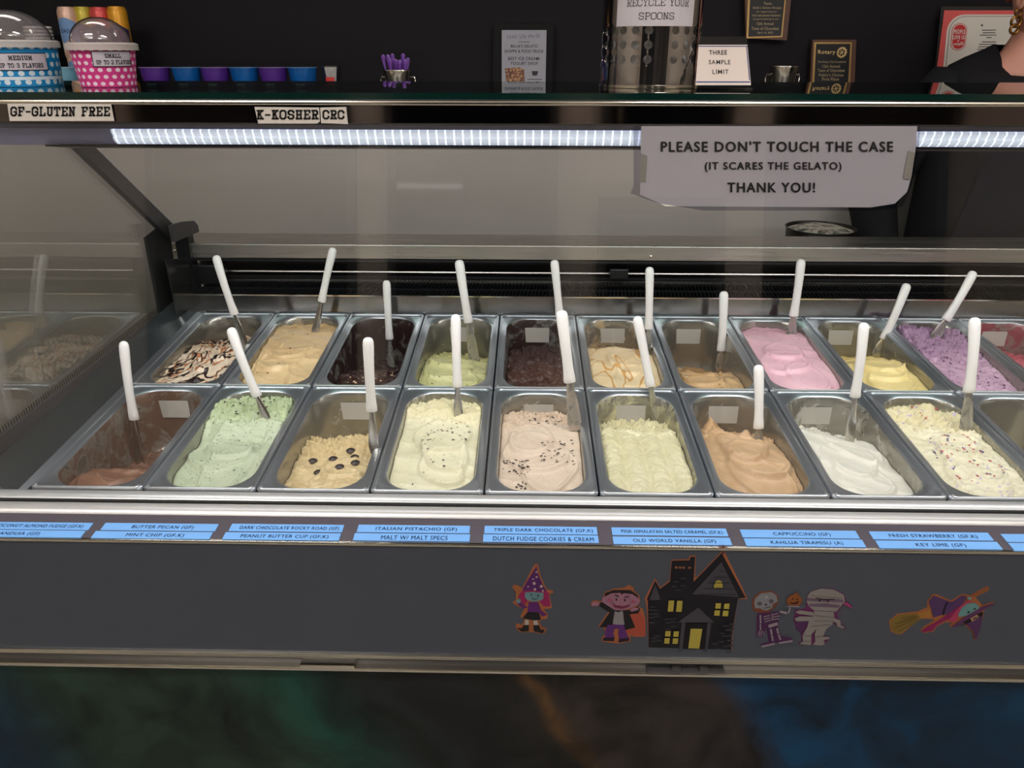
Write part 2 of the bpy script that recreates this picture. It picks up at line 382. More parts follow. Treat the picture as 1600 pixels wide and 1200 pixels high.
# --- front liner, then the tub: an unseen black box added against light leaks
obj('front_liner', MB().box((-.79, .9595, cz(-.78)), (XR, .9615, cz(-.592))), M_steel, case)
tub = MB().box((-.79, .93, cz(-.80)), (XR, 1.80, cz(-.79))).box((-.80, .93, cz(-.80)), (-.79, 1.66, cz(-.62)))
obj('tub', tub, M_blackm, case)
# cross bars that carry the pans
for t in (0.004, T1, T2 - .004):
    a = pan_pt(-1.05, t, -.024); b = pan_pt(12.9, t, -.014)
    obj('support_bar', MB().box((a.x, a.y - .006, a.z), (XR, a.y + .006, b.z)), M_blackm, case)
# channel on the left, between end glass and pans
A0, A1 = pan_pt(-1, -.01, -.004), pan_pt(-1, T2 + .005, -.004)
ch = MB().prism([A0 + Vector((-.002, 0, 0)), A0 + Vector((-.012, 0, .003)), A0 + Vector((-.012, 0, -.006)), A0 + Vector((-.002, 0, -.012))], A1 - A0)
obj('side_lip', ch, M_pan, case)
ch = MB().prism([A0 + Vector((-.012, 0, -.004)), A0 + Vector((-.062, 0, .030)), A0 + Vector((-.062, 0, -.02)), A0 + Vector((-.012, 0, -.03))], A1 - A0)
obj('side_channel', ch, mat('channel_steel', (104, 112, 116), .22, .8), case)
# --- steel wall behind the pans and air grille
YB = 1.647; ZG = cz(-.4985)
bw0 = pan_pt(0, T2 + .004, -.02)
obj('rear_splash', MB().prism([(-.77, bw0.y, bw0.z), (-.77, YB, ZG), (-.77, YB + .003, ZG), (-.77, bw0.y + .003, bw0.z)], (XR + .77, 0, 0)), mat('splash_steel', (150, 150, 150), .12, 1.0), case)
obj('splash_lip', MB().box((-.765, YB - .002, ZG - .001), (XR, YB + .004, ZG + .002)), M_chrome, case)
GY1 = 1.775
obj('grille_frame', MB().box((-.765, GY1 - .004, ZG - .012), (XR, GY1 + .006, ZG + .003)), M_steel, case)
gm = MB(); x = -.76
while x < XR:
    gm.prism([(x, YB + .004, ZG), (x + .0026, YB + .004, ZG), (x + .0026 + .004, YB + .004, ZG - .02), (x + .004, YB + .004, ZG - .02)], (.012, GY1 - YB - .012, 0)); x += .0085
tag(obj('grille_fins', gm, M_black, case), kind='stuff')
obj('grille_bar', MB().box((-.76, YB + .055, ZG - .004), (XR, YB + .06, ZG + .001)), M_black, case)
obj('duct_floor', MB().box((-.79, YB, ZG - .05), (XR, 1.80, ZG - .045)), M_blackm, case)
obj('duct_back', MB().box((-.79, 1.80, cz(-.80)), (XR, 1.806, cz(-.43))), M_blackm, case)
obj('duct_rod', MB().tube([(-.76, 1.765, cz(-.452)), (XR, 1.765, cz(-.452))], .004, 8), M_grey, case, smooth=True)
obj('duct_rod', MB().tube([(-.76, 1.775, cz(-.478)), (XR, 1.775, cz(-.478))], .003, 8), M_steel, case, smooth=True)
obj('duct_shelf', MB().box((-.76, 1.70, cz(-.4345)), (XR, 1.80, cz(-.4295))), M_black, case)
p = aty(966, 427, 1.74); obj('sensor_box', MB().box((p.x - .02, 1.73, p.z - .012), (p.x + .022, 1.76, p.z + .012)), M_black, case, bevel=.002)
p = aty(312, 424, 1.72); obj('hinge_block', MB().box((p.x - .012, 1.715, p.z - .03), (p.x + .05, 1.76, p.z + .016)), M_black, case, bevel=.003)
# --- rear beam
bx0 = aty(265, 395, 1.70).x
obj('rear_beam', MB().box((bx0, 1.70, cz(-.4280)), (XR, 1.815, cz(-.3955))), M_beam, case, bevel=.0015)
for px, py in ((262 + 2, 392), (272, 392), (1017, 401)):
    p = aty(px, py, 1.70)
    obj('screw', MB().lathe([(.0035, 0), (.0035, .0015), (.002, .0025)], n=12).map(lambda v: Vector((v.x + p.x, 1.70 - v.z, v.y + p.z))), M_chrome, case, smooth=True)
# --- glass shelf on top, its edge, trims, mirror header
SY0, SY1 = 1.03, 1.46
obj('top_glass', MB().box((-1.7, SY0 + .001, cz(-.0535)), (1.7, SY1, cz(-.046))), M_shelfglass, case)
obj('glass_edge', MB().box((-1.7, SY0 - .0015, cz(-.0536)), (1.7, SY0 + .001, cz(-.0459))), M_green, case)
obj('header_trim', MB().box((-1.7, 1.018, cz(-.0605)), (1.7, 1.032, cz(-.0545))), M_chrome, case, bevel=.002)
obj('header_mirror', MB().box((-1.7, 1.022, cz(-.0815)), (1.7, 1.030, cz(-.0605))), M_mirror, case)
obj('header_lip', MB().box((-1.7, 1.021, cz(-.084)), (1.7, 1.030, cz(-.0815))), M_blackm, case)
# --- lamp housing
hz = [(1.048, -.0835), (1.046, -.0915), (1.052, -.0925), (1.06, -.1125), (1.10, -.118), (1.14, -.10), (1.14, -.0835)]
obj('lamp_housing', MB().prism([(-1.2, y, cz(z)) for y, z in hz], (2.9, 0, 0)), mat('housing_metal', (150, 152, 186), .35, .2), case)
lx = aty(176, 215, 1.05).x
lens = [(1.0500, -.0925), (1.0495, -.0955), (1.0535, -.1015), (1.0520, -.1035), (1.0555, -.1085), (1.060, -.1120)]
obj('lamp_lens', MB().prism([(lx, y - .0015, cz(z)) for y, z in lens] + [(lx, 1.0605, cz(-.1122)), (lx, 1.0525, cz(-.0925))], (1.7 - lx, 0, 0)), M_led, case)
fx0 = aty(75, 222, 1.06).x
obj('lamp_flange', MB().prism([(fx0, 1.052, cz(-.1125)), (fx0, 1.11, cz(-.120)), (fx0, 1.11, cz(-.123)), (fx0, 1.052, cz(-.1148))], (1.7 - fx0, 0, 0)), M_black, case)
for x in (-.78, 1.6):
    obj('shelf_bracket', MB().box((x - .01, 1.10, cz(-.1)), (x + .01, 1.42, cz(-.0545))), M_grey, case)
# --- front glass
g0, g1 = Vector((0, .927, cz(-.60))), Vector((0, 1.0205, cz(-.0815)))
FG = lambda z: g0.y + (g1.y - g0.y) * (z - g0.z) / (g1.z - g0.z)
obj('front_glass', MB().prism([(-1.7, g0.y, g0.z), (-1.7, g1.y, g1.z), (-1.7, g1.y - .005, g1.z), (-1.7, g0.y - .005, g0.z)], (3.4, 0, 0)), M_glass, case)
# --- end glass on the left with its printed border
E_ = [(.935, -.61), (1.0, -.14), (1.12, -.105), (1.30, -.115), (1.69, -.352), (1.675, -.555), (1.635, -.545)]
E_ = [(.940, -.585), (1.018, -.095), (1.29, -.095), (1.358, -.139), (1.69, -.348), (1.672, -.552)]
obj('end_glass', MB().prism([(-.806, y, cz(z)) for y, z in E_], (.006, 0, 0)), M_endglass, case)
def strip(name, pix, mt, X=-.799, th=.004):
    return obj(name, MB().prism([atx(px, py, X) for px, py in pix], (th, 0, 0)), mt, case)
strip('end_frame', [(88, 208), (116, 208), (262, 350), (266, 378), (243, 358)], M_grey, th=.012)
strip('end_frame', [(224, 372), (243, 357), (262, 368), (281, 492), (247, 490)], M_blackm, th=.006)
strip('end_frame', [(247, 489), (281, 492), (0, 706), (-60, 740), (-60, 724)], M_grey, th=.006)
strip('end_frame', [(281, 492), (281, 505), (0, 735), (-60, 775), (-60, 742), (0, 706)], M_black, th=.004)
fr = MB()
def ticks(a, b, nrm, k, ln):
    a = Vector(a); b = Vector(b); nrm = Vector(nrm).normalized()
    for i in range(k):
        q = a + (b - a) * (i + .5) / k
        w = .0012; d = (b - a).normalized() * w * .5; e = nrm * ln
        fr.prism([q - d, q + d, q + d + e, q - d + e], (.0008, 0, 0))
a = atx(243, 357, -.7992); b = atx(100, 222, -.7992); dr = (b - a).normalized(); ticks(a, b, Vector((0, dr.z, -dr.y)) * (1 if dr.y * 1 > 0 else 1), 70, .012)
a = atx(247, 489, -.7992); b = atx(-40, 716, -.7992); dr = (b - a).normalized(); ticks(a, b, Vector((0, dr.z, -dr.y)) * -1 if dr.z * 1 > 0 else Vector((0, -dr.z, dr.y)) * -1, 90, .014)
tag(obj('printed_ticks', fr, M_blackm, case), kind='stuff')
# side inner panel and end bracket at the back left
strip('inner_side_panel', [(257, 405), (291, 403), (305, 487), (275, 490)], mat('side_steel', (96, 98, 98), .2, .9), X=-.765, th=.003)
obj('end_bracket', MB().prism([atx(px, py, -.765) for px, py in ((262, 352), (283, 346), (298, 345), (304, 352), (306, 362), (268, 378))], (.008, 0, 0)), M_grey, case)
obj('end_post', MB().box((-.79, 1.69, cz(-.55)), (-.76, 1.72, cz(-.36))), M_black, case)

# ================================================================== PANS
def rrect(wd, ln, r, z, seg=9, straight=1):
    """rounded rectangle loop (seg+1 points per corner plus points along the sides)"""
    hx, hy = wd / 2, ln / 2; r = min(r, hx - 1e-4, hy - 1e-4); pts = []
    cs = [(hx - r, hy - r, 0), (-hx + r, hy - r, 90), (-hx + r, -hy + r, 180), (hx - r, -hy + r, 270)]
    for q, (cx, cy, a0) in enumerate(cs):
        for k in range(seg + 1):
            a = math.radians(a0 + 90 * k / seg); pts.append((cx + r * math.cos(a), cy + r * math.sin(a), z))
        nx = cs[(q + 1) % 4]; a = math.radians(a0 + 90); e = Vector((nx[0] + r * math.cos(a), nx[1] + r * math.sin(a), z)); s = Vector(pts[-1])
        for k in range(1, straight): pts.append(tuple(s + (e - s) * k / straight))
    return pts
LEN = (T1 - .003, T2 - T1 - .003)
PWD = .1655
OPW = .132
def basin_w(h): # full width and length reduction with depth h (m below rim)
    return .0 if h < .012 else (h - .012) * .16
def pan_meshes(L):
    rim = MB(); rings = []
    for ins, z, r in ((.0005, -.010, .006), (0, -.0015, .007), (.0012, 0, .008), (.0035, -.0006, .010), (.0040, -.0022, .012), (.0085, -.0026, .022), (.0105, -.0036, .034), (.0135, -.0040, .044), (.0152, -.0062, .047)):
        rings.append(rrect(PWD - 2 * ins, L - 2 * ins * .75, r, z, straight=3))
    rim.loops(rings, False, False)
    bas = MB(); rings = [rings[-1]]
    for h, k in ((.012, 0), (.03, 0), (.06, 0), (.09, 0), (.115, 0), (.127, .008), (.133, .02)):
        rd = basin_w(h) + 2 * k
        rings.append(rrect(OPW - rd, L - .026 - rd, .050 - k * .6, -h, straight=3))
    bas.loops(rings, False, True)
    return rim, bas
def soft(c, k=.13):
    l_ = .3 * c[0] + .6 * c[1] + .1 * c[2]; return tuple(int(v + (l_ - v) * k) for v in c)
RIMS = {}
def basin_mat(name, col, amt):
    """steel basin with a dried film of the flavour"""
    if amt <= 0: return M_pan
    mt = mat('basin_' + name, (160, 158, 152), .3, .8); n = NT(mt)
    c = n.coord(); col = soft(col); f = n.noise(c, 26, 5, .65, .6)
    fac = n.new('ShaderNodeMapRange', {'Value': f, 'From Min': .70 - amt * .42, 'From Max': .86 - amt * .42}).outputs[0]
    n.color(n.mix(fac, (160, 158, 150), col)); n.l.new(n.math('SUBTRACT', .8, n.math('MULTIPLY', fac, .78)), n.b.inputs['Metallic'])
    n.l.new(n.math('ADD', .25, n.math('MULTIPLY', fac, .2)), n.b.inputs['Roughness'])
    return mt
M_card = mat('translucent_sticker', (176, 172, 164), .45, 0, .4)

def gelato_mat(name, a, b, rough=.36, scale=18, speck=None, veins=None, fine=.3, sc=None):
    sc = soft(sc or tuple(int(v * f) for v, f in zip(b, (.99, .96, .9)))); a, b = soft(a), soft(b)
    mt = mat('gelato_' + name, a, rough, 0, .5, sss=.12); n = NT(mt); c = n.coord()
    col = n.mix(n.ramp(n.noise(c, scale, 4, .6, .5), [(.35, W0), (.65, B0)]), a, b)
    at = n.new('ShaderNodeAttribute', attribute_name='scoop').outputs['Fac']
    sf = n.math('MULTIPLY', at, n.ramp(n.noise(c, 60, 4, .6), [(.3, (150, 150, 150)), (.7, (255, 255, 255))]))
    nd = n.new('ShaderNodeMix', data_type='RGBA'); n.l.new(sf, nd.inputs[0]); n.l.new(col, nd.inputs[6]); nd.inputs[7].default_value = lin(sc); col = nd.outputs[2]
    if veins:
        for vc, vs, th, dist in veins:
            mp = n.new('ShaderNodeMapping', {'Vector': c, 'Scale': (1, .55, .3)}).outputs[0]
            f = n.noise(mp, vs, 2, .5, dist)
            band = n.math('LESS_THAN', n.math('ABSOLUTE', n.math('SUBTRACT', f, .5)), th)
            nd = n.new('ShaderNodeMix', data_type='RGBA'); n.l.new(band, nd.inputs[0]); n.l.new(col, nd.inputs[6]); nd.inputs[7].default_value = lin(vc); col = nd.outputs[2]
    if speck:
        for sc, ss, th in speck:
            vo = n.new('ShaderNodeTexVoronoi', {'Vector': c, 'Scale': ss, 'Randomness': 1}); f = n.math('LESS_THAN', vo.outputs['Distance'], th)
            g = n.math('GREATER_THAN', n.noise(c, ss * .33, 1), .5); f = n.math('MULTIPLY', f, g)
            nd = n.new('ShaderNodeMix', data_type='RGBA'); n.l.new(f, nd.inputs[0]); n.l.new(col, nd.inputs[6]); nd.inputs[7].default_value = lin(sc); col = nd.outputs[2]
    n.color(col)
    hgt = n.math('ADD', n.math('ADD', n.math('MULTIPLY', n.noise(c, 320, 4, .6), .4), n.math('MULTIPLY', n.noise(c, 70, 5, .6, 1.5), .9)), n.math('MULTIPLY', n.math('MULTIPLY', n.noise(c, 150, 5, .65), at), 2.2))
    n.bump(hgt, .5, .0022 * (fine / .3))
    n.l.new(n.math('ADD', rough - .04, n.math('MULTIPLY', at, .25)), n.b.inputs['Roughness'])
    return mt

def nz(x, y, z=0.): return noise.noise(Vector((x, y, z)))
class Gel:
    """height field of the gelato of one pan: prof = depth from back to front, side = depth added to the right"""
    def __init__(s, L, prof, seed, fold=.003, period=.05, rb=.5, rf=.05, ra=.0058, side=0, groove=0, heaps=(), ang=.5, rsplit=.38, lobe=.0035):
        s.l = L - .026; s.prof = prof; s.seed = seed * 7.31; s.fold = fold; s.period = period; s.rb = rb; s.rf = rf; s.ra = ra
        s.side = side; s.groove = groove; s.heaps = heaps; s.ang = ang; s.rs = rsplit; s.lobe = lobe * 1.7
        rnd = random.Random(seed * 13 + 1); l = s.l
        s.lobes = [(rnd.uniform(-.018, .018), l * (.5 - u), rnd.uniform(.032, .050), rnd.uniform(.045, .075), rnd.uniform(-.5, .5)) for u in (.46, .62, .80)]
    def h(s, x, y):
        u = max(0., min(1., (s.l / 2 - y) / s.l)); u2 = u + .06 * nz(x * 14, s.seed) ; u2 = max(0, min(.9999, u2))
        k = u2 * (len(s.prof) - 1); i = int(k); f = k - i; f = f * f * (3 - 2 * f)
        d = s.prof[i] * (1 - f) + s.prof[i + 1] * f
        d += s.side * (x / .066)
        wx = nz(x * 11 + s.seed, y * 11, 3.1); wy = nz(x * 11, y * 11 + s.seed, 7.7)
        z = -d + .004 * nz(x * 16 + s.seed, y * 12, 1.)
        q = (y * math.cos(s.ang) + x * math.sin(s.ang) + .035 * wx) / s.period + .5 * wy
        fr = q - math.floor(q); rd = max(0, 1 - abs(2 * fr - 1) * 1.25)
        smooth = 1 / (1 + math.exp(-(u - s.rs + .07 * wx) * 26)) # 0 back .. 1 front
        z += s.fold * (rd ** 3 - .25 + .5 * (fr if fr < .93 else (1 - fr) * 13)) * (.25 + .75 * smooth)
        if s.lobe:
            for k, (lx, ly, ra_, rb_, an) in enumerate(s.lobes):
                dx = x - lx + .014 * wx; dy = y - ly + .014 * wy; ca, sa = math.cos(an), math.sin(an)
                e = math.sqrt(((dx * ca + dy * sa) / ra_) ** 2 + ((-dx * sa + dy * ca) / rb_) ** 2)
                side_ = .35 + .65 * (.5 - .5 * math.copysign(min(1, abs(dy / rb_) * 1.6), dy))     # steeper on the near side
                z += s.lobe * smooth * side_ * (.55 / (1 + math.exp(min(60, (e - 1) * 26))) + .7 * math.exp(-((e - .95) * 15) ** 2))
        if s.groove: z += s.groove * (abs(math.sin((x + .004 * wx) * PI / .036)) ** .6 - .5) * smooth
        ra = s.ra * (s.rb * (1 - smooth) + s.rf * smooth)
        if ra > 1e-5:
            P = Vector((x * 55 + s.seed, y * 55, s.seed))
            z += ra * (1.15 - 2.3 * abs(noise.noise(P)) - 1.5 * abs(noise.noise(P * 2.1)) - .8 * abs(noise.noise(P * 4.3)))
        for (hx, hy, hr, ha) in s.heaps:
            dd = ((x - hx) ** 2 + (y - hy) ** 2) / (hr * hr)
            if dd < 4: z += ha * math.exp(-dd * 1.6) * (1 + .5 * nz(x * 60, y * 60, s.seed))
        return max(min(z, .012), -.128)
    def scoop(s, x, y):
        u = (s.l / 2 - y) / s.l; wx = nz(x * 11 + s.seed, y * 11, 3.1)
        return 1 - 1 / (1 + math.exp(-(u - s.rs + .07 * wx) * 40))
    def mesh(s, nx=58, ny=140):
        hx, hl, r = OPW / 2, s.l / 2, .050; mb = MB(); vs = []
        def put(x, y, z, extra=.0008):
            w = basin_w(-z) / 2; return (x * (hx - w - extra) / hx, y * (hl - w - extra) / hl, z)
        ys = []
        for j in range(ny + 1):
            t = -1 + 2 * j / ny; ys.append(hl * (.55 * t + .45 * math.sin(t * PI / 2)))
        for y in ys:
            k = abs(y) - (hl - r); wd = hx if k <= 0 else hx - r + math.sqrt(max(0, r * r - k * k))
            for i in range(nx + 1):
                t = -1 + 2 * i / nx; x = wd * (.7 * t + .3 * math.sin(t * PI / 2)); z = s.h(x, y)
                vs.append(put(x, y, z))
        W = nx + 1
        fs = [(j * W + i, j * W + i + 1, (j + 1) * W + i + 1, (j + 1) * W + i) for j in range(ny) for i in range(nx)]
        loop = [i for i in range(W)] + [j * W + nx for j in range(1, ny + 1)] + [ny * W + i for i in range(nx - 1, -1, -1)] + [j * W for j in range(ny - 1, 0, -1)]
        n0 = len(vs)
        for k in loop:
            x, y, z = vs[k]; zz = max(z - .012, -.131); w0 = (basin_w(-zz) - basin_w(-z)) / 2 + (.02 if zz < -.128 else .0004)
            vs.append((x * (hx - w0) / hx, y * (hl - w0) / hl, zz))
        n = len(loop); fs += [(loop[k], n0 + k, n0 + (k + 1) % n, loop[(k + 1) % n]) for k in range(n)]
        mb.add(vs, fs); return mb

def chips(g, region, cnt, size, seed, flat=.45):
    """small angular pieces scattered over the gelato; region (x0,x1,u0,u1)"""
    rnd = random.Random(seed); mb = MB()
    for _ in range(cnt):
        x = rnd.uniform(region[0], region[1]); u = rnd.uniform(region[2], region[3]); y = g.l / 2 - u * g.l
        # keep inside rounded outline
        if abs(y) > g.l / 2 - .05 and (abs(x) > .04): continue
        z = g.h(x, y); s = size * rnd.uniform(.5, 1.25); a = rnd.uniform(0, PI); el = rnd.uniform(.5, 1)
        P = []
        for (dx, dy, dz) in ((1, 0, 0), (.3, .8, .1), (-.7, .6, 0), (-1, -.2, .1), (-.2, -.9, 0), (.7, -.6, .1)):
            X = dx * s; Y = dy * s * el; P.append((x + X * math.cos(a) - Y * math.sin(a), y + X * math.sin(a) + Y * math.cos(a), z + .0002 + dz * s * flat))
        P += [(x, y, z + s * flat), (x, y, z - s * flat)]
        mb.add(P, [(i, (i + 1) % 6, 6) for i in range(6)] + [((i + 1) % 6, i, 7) for i in range(6)])
    return mb

# row, col, key, label, colours..., profile...
FR = 'gelato in the front row of pans'; BR = 'gelato in the back row of pans'
GEL = [
 (0,0,'cocoa','milk chocolate brown gelato scraped low, leftmost pan of the front row',(146,104,82),(128,88,68),dict(prof=[.125,.12,.11,.088,.055,.042,.042],rb=.9,rf=.06,fold=.002,side=.006,rsplit=.62),dict(sc=(104,66,50)), (104,76,60), .82, 1),
 (0,1,'mint','pale mint green gelato with dark chips and a crumbly green mound',(190,200,170),(178,190,158),dict(prof=[.02,.0,.008,.024,.022,.022,.024],rb=1.7,rf=.03,fold=.002,rsplit=.34),dict(speck=[((40,34,30),210,.2)],sc=(172,192,136)),(160,186,140),.3,0),
 (0,2,'dough','tan cookie dough gelato with large dark chips, scooped low at the back',(216,192,144),(200,172,120),dict(prof=[.095,.08,.045,.04,.04,.036,.036],rb=1.8,rf=.4,fold=.002,rsplit=.5,lobe=.003),dict(sc=(206,180,126)),(170,160,136),.2,1),
 (0,3,'cream','ivory cream gelato flecked with dark chips, yellow mound at its back',(224,218,186),(214,208,170),dict(prof=[.02,.012,.016,.016,.015,.018,.02],rb=.9,rf=.03,fold=.002,rsplit=.27,lobe=.005,heaps=((-.005,.115,.03,.012),)),dict(speck=[((90,84,70),260,.14)],sc=(222,210,160)),(200,194,160),.4,0),
 (0,4,'cookie','pinkish beige cookies and cream gelato with clusters of dark crumbs',(218,196,174),(206,182,160),dict(prof=[.045,.03,.018,.016,.015,.018,.02],rb=1.3,rf=.05,fold=.002,rsplit=.3,lobe=.0045),dict(speck=[((80,56,50),230,.14)],sc=(202,172,142)),(190,174,156),.3,1),
 (0,5,'vanilla','pale yellow vanilla gelato in long grooved furrows',(222,214,176),(212,203,158),dict(prof=[.055,.045,.025,.02,.018,.018,.02],rb=1.4,rf=.28,fold=.001,groove=.0085,rsplit=.33,lobe=0,heaps=((.015,.095,.02,.014),)),dict(sc=(210,200,150),fine=.6),(200,192,146),.5,1),
 (0,6,'cappuccino','light coffee brown gelato smoothed in folds, crumbly at the back',(202,166,126),(188,150,108),dict(prof=[.08,.06,.032,.026,.022,.022,.024],rb=1.6,rf=.05,fold=.002,rsplit=.3,lobe=.006,side=.004,heaps=((-.04,.085,.022,.026),(.018,.06,.012,.009))),dict(sc=(184,142,92)),(160,134,104),.22,1),
 (0,7,'white','plain white gelato with soft peaks, pan smeared on its right',(222,219,206),(212,209,194),dict(prof=[.07,.05,.028,.022,.02,.02,.022],rb=1.1,rf=.04,fold=.002,rsplit=.27,lobe=.0035,side=.012),dict(sc=(214,210,192)),(200,198,186),.38,1),
 (0,8,'berry','creamy white gelato dotted with red and purple berries',(226,219,190),(216,208,172),dict(prof=[.035,.012,.014,.016,.016,.018,.02],rb=1.4,rf=.3,fold=.002,rsplit=.32,heaps=((.0,.105,.028,.016),)),dict(speck=[((190,176,200),120,.25)],sc=(220,208,156)),(206,198,166),.4,1),
 (0,9,'almond','small remnant of cream gelato in a nearly empty pan',(222,212,176),(206,196,156),dict(prof=[.128,.125,.12,.105,.08,.07,.07],rb=1.,rf=.5,fold=.001),{},(90,92,92),.1,0),
 (1,0,'fudge','white gelato swirled with black fudge and caramel',(226,208,184),(214,190,160),dict(prof=[.06,.04,.024,.02,.018,.018,.02],rb=1.5,rf=.35,fold=.003,rsplit=.4,side=-.004),dict(veins=[((176,116,78),14,.022,1.6),((44,30,30),11,.03,2.4)],sc=(190,172,140)),(150,140,120),.25,0),
 (1,1,'peach','golden beige gelato with brown nut bits, nearly full pan',(222,192,142),(210,176,122),dict(prof=[.02,.014,.012,.014,.016,.018,.02],rb=.4,rf=.12,fold=.0035,period=.05,rsplit=.15,lobe=.004),dict(speck=[((120,76,50),110,.1)],sc=(206,170,112)),(200,170,120),.3,0),
 (1,2,'darkfudge','very dark chocolate gelato with nut pieces, scooped low',(58,34,30),(44,24,22),dict(prof=[.105,.10,.085,.06,.045,.038,.036],rb=.6,rf=.35,fold=.002),dict(rough=.22),(44,22,20),.95,0),
 (1,3,'pistachio','green pistachio gelato scooped low behind, flecked with nuts',(196,194,138),(184,182,120),dict(prof=[.09,.08,.052,.036,.03,.028,.028],rb=1.1,rf=.15,fold=.003,period=.06,lobe=.004),dict(speck=[((90,84,50),150,.13)],sc=(180,178,108)),(150,150,110),.15,1),
 (1,4,'darkchoc','rough reddish brown dark chocolate gelato',(86,54,44),(66,40,34),dict(prof=[.07,.06,.048,.04,.036,.034,.034],rb=1.6,rf=1.0,fold=.001,lobe=0),dict(sc=(60,36,30),fine=.6),(52,32,28),.8,1),
 (1,5,'caramel','cream gelato with amber caramel ribbons along its left side',(236,212,168),(228,198,146),dict(prof=[.08,.065,.024,.02,.018,.018,.02],rb=1.,rf=.04,fold=.002,rsplit=.26,lobe=.004),dict(veins=[((206,158,96),7,.009,1.5)],sc=(216,176,112)),(196,164,110),.42,1),
 (1,6,'espresso','caramel tan gelato left only at the front of its pan',(206,168,118),(192,150,98),dict(prof=[.115,.11,.09,.055,.042,.038,.038],rb=.5,rf=.12,fold=.002,lobe=.004),dict(speck=[((70,48,36),170,.1)]),(140,128,110),.15,1),
 (1,7,'strawberry','bright pink strawberry gelato smoothed nearly to the rim',(234,186,198),(224,170,186),dict(prof=[.022,.014,.012,.012,.013,.015,.02],rb=.35,rf=.05,fold=.0025,period=.09,rsplit=.15,lobe=.0045),dict(speck=[((190,90,120),70,.12)],sc=(208,146,172)),(190,146,156),.3,0),
 (1,8,'lime','bright yellow gelato with soft folds, scooped low behind',(238,216,146),(230,206,124),dict(prof=[.085,.075,.045,.03,.026,.024,.026],rb=.5,rf=.05,fold=.0025,period=.08,lobe=.005),{},(176,168,128),.25,1),
 (1,9,'blueberry','crumbly purple berry gelato with dark flakes',(196,160,184),(176,138,166),dict(prof=[.02,.004,.012,.016,.016,.02,.024],rb=1.8,rf=.45,fold=.0015,side=.006,rsplit=.48,lobe=0),dict(speck=[((90,40,90),120,.18)],sc=(150,112,152)),(150,120,150),.3,0),
 (1,10,'raspberry','raspberry red gelato at the right end of the back row',(206,104,118),(194,84,100),dict(prof=[.07,.06,.045,.04,.036,.034,.034],rb=.8,rf=.2,fold=.003,period=.05),{},(140,56,68),.8,1),
]
pan_src = {}
gel_of = {}
def pan_frame(row, col):
    t = T1 / 2 if row == 0 else (T1 + T2) / 2
    return pan_pt(col - .5, t, 0)
NAMES = {}
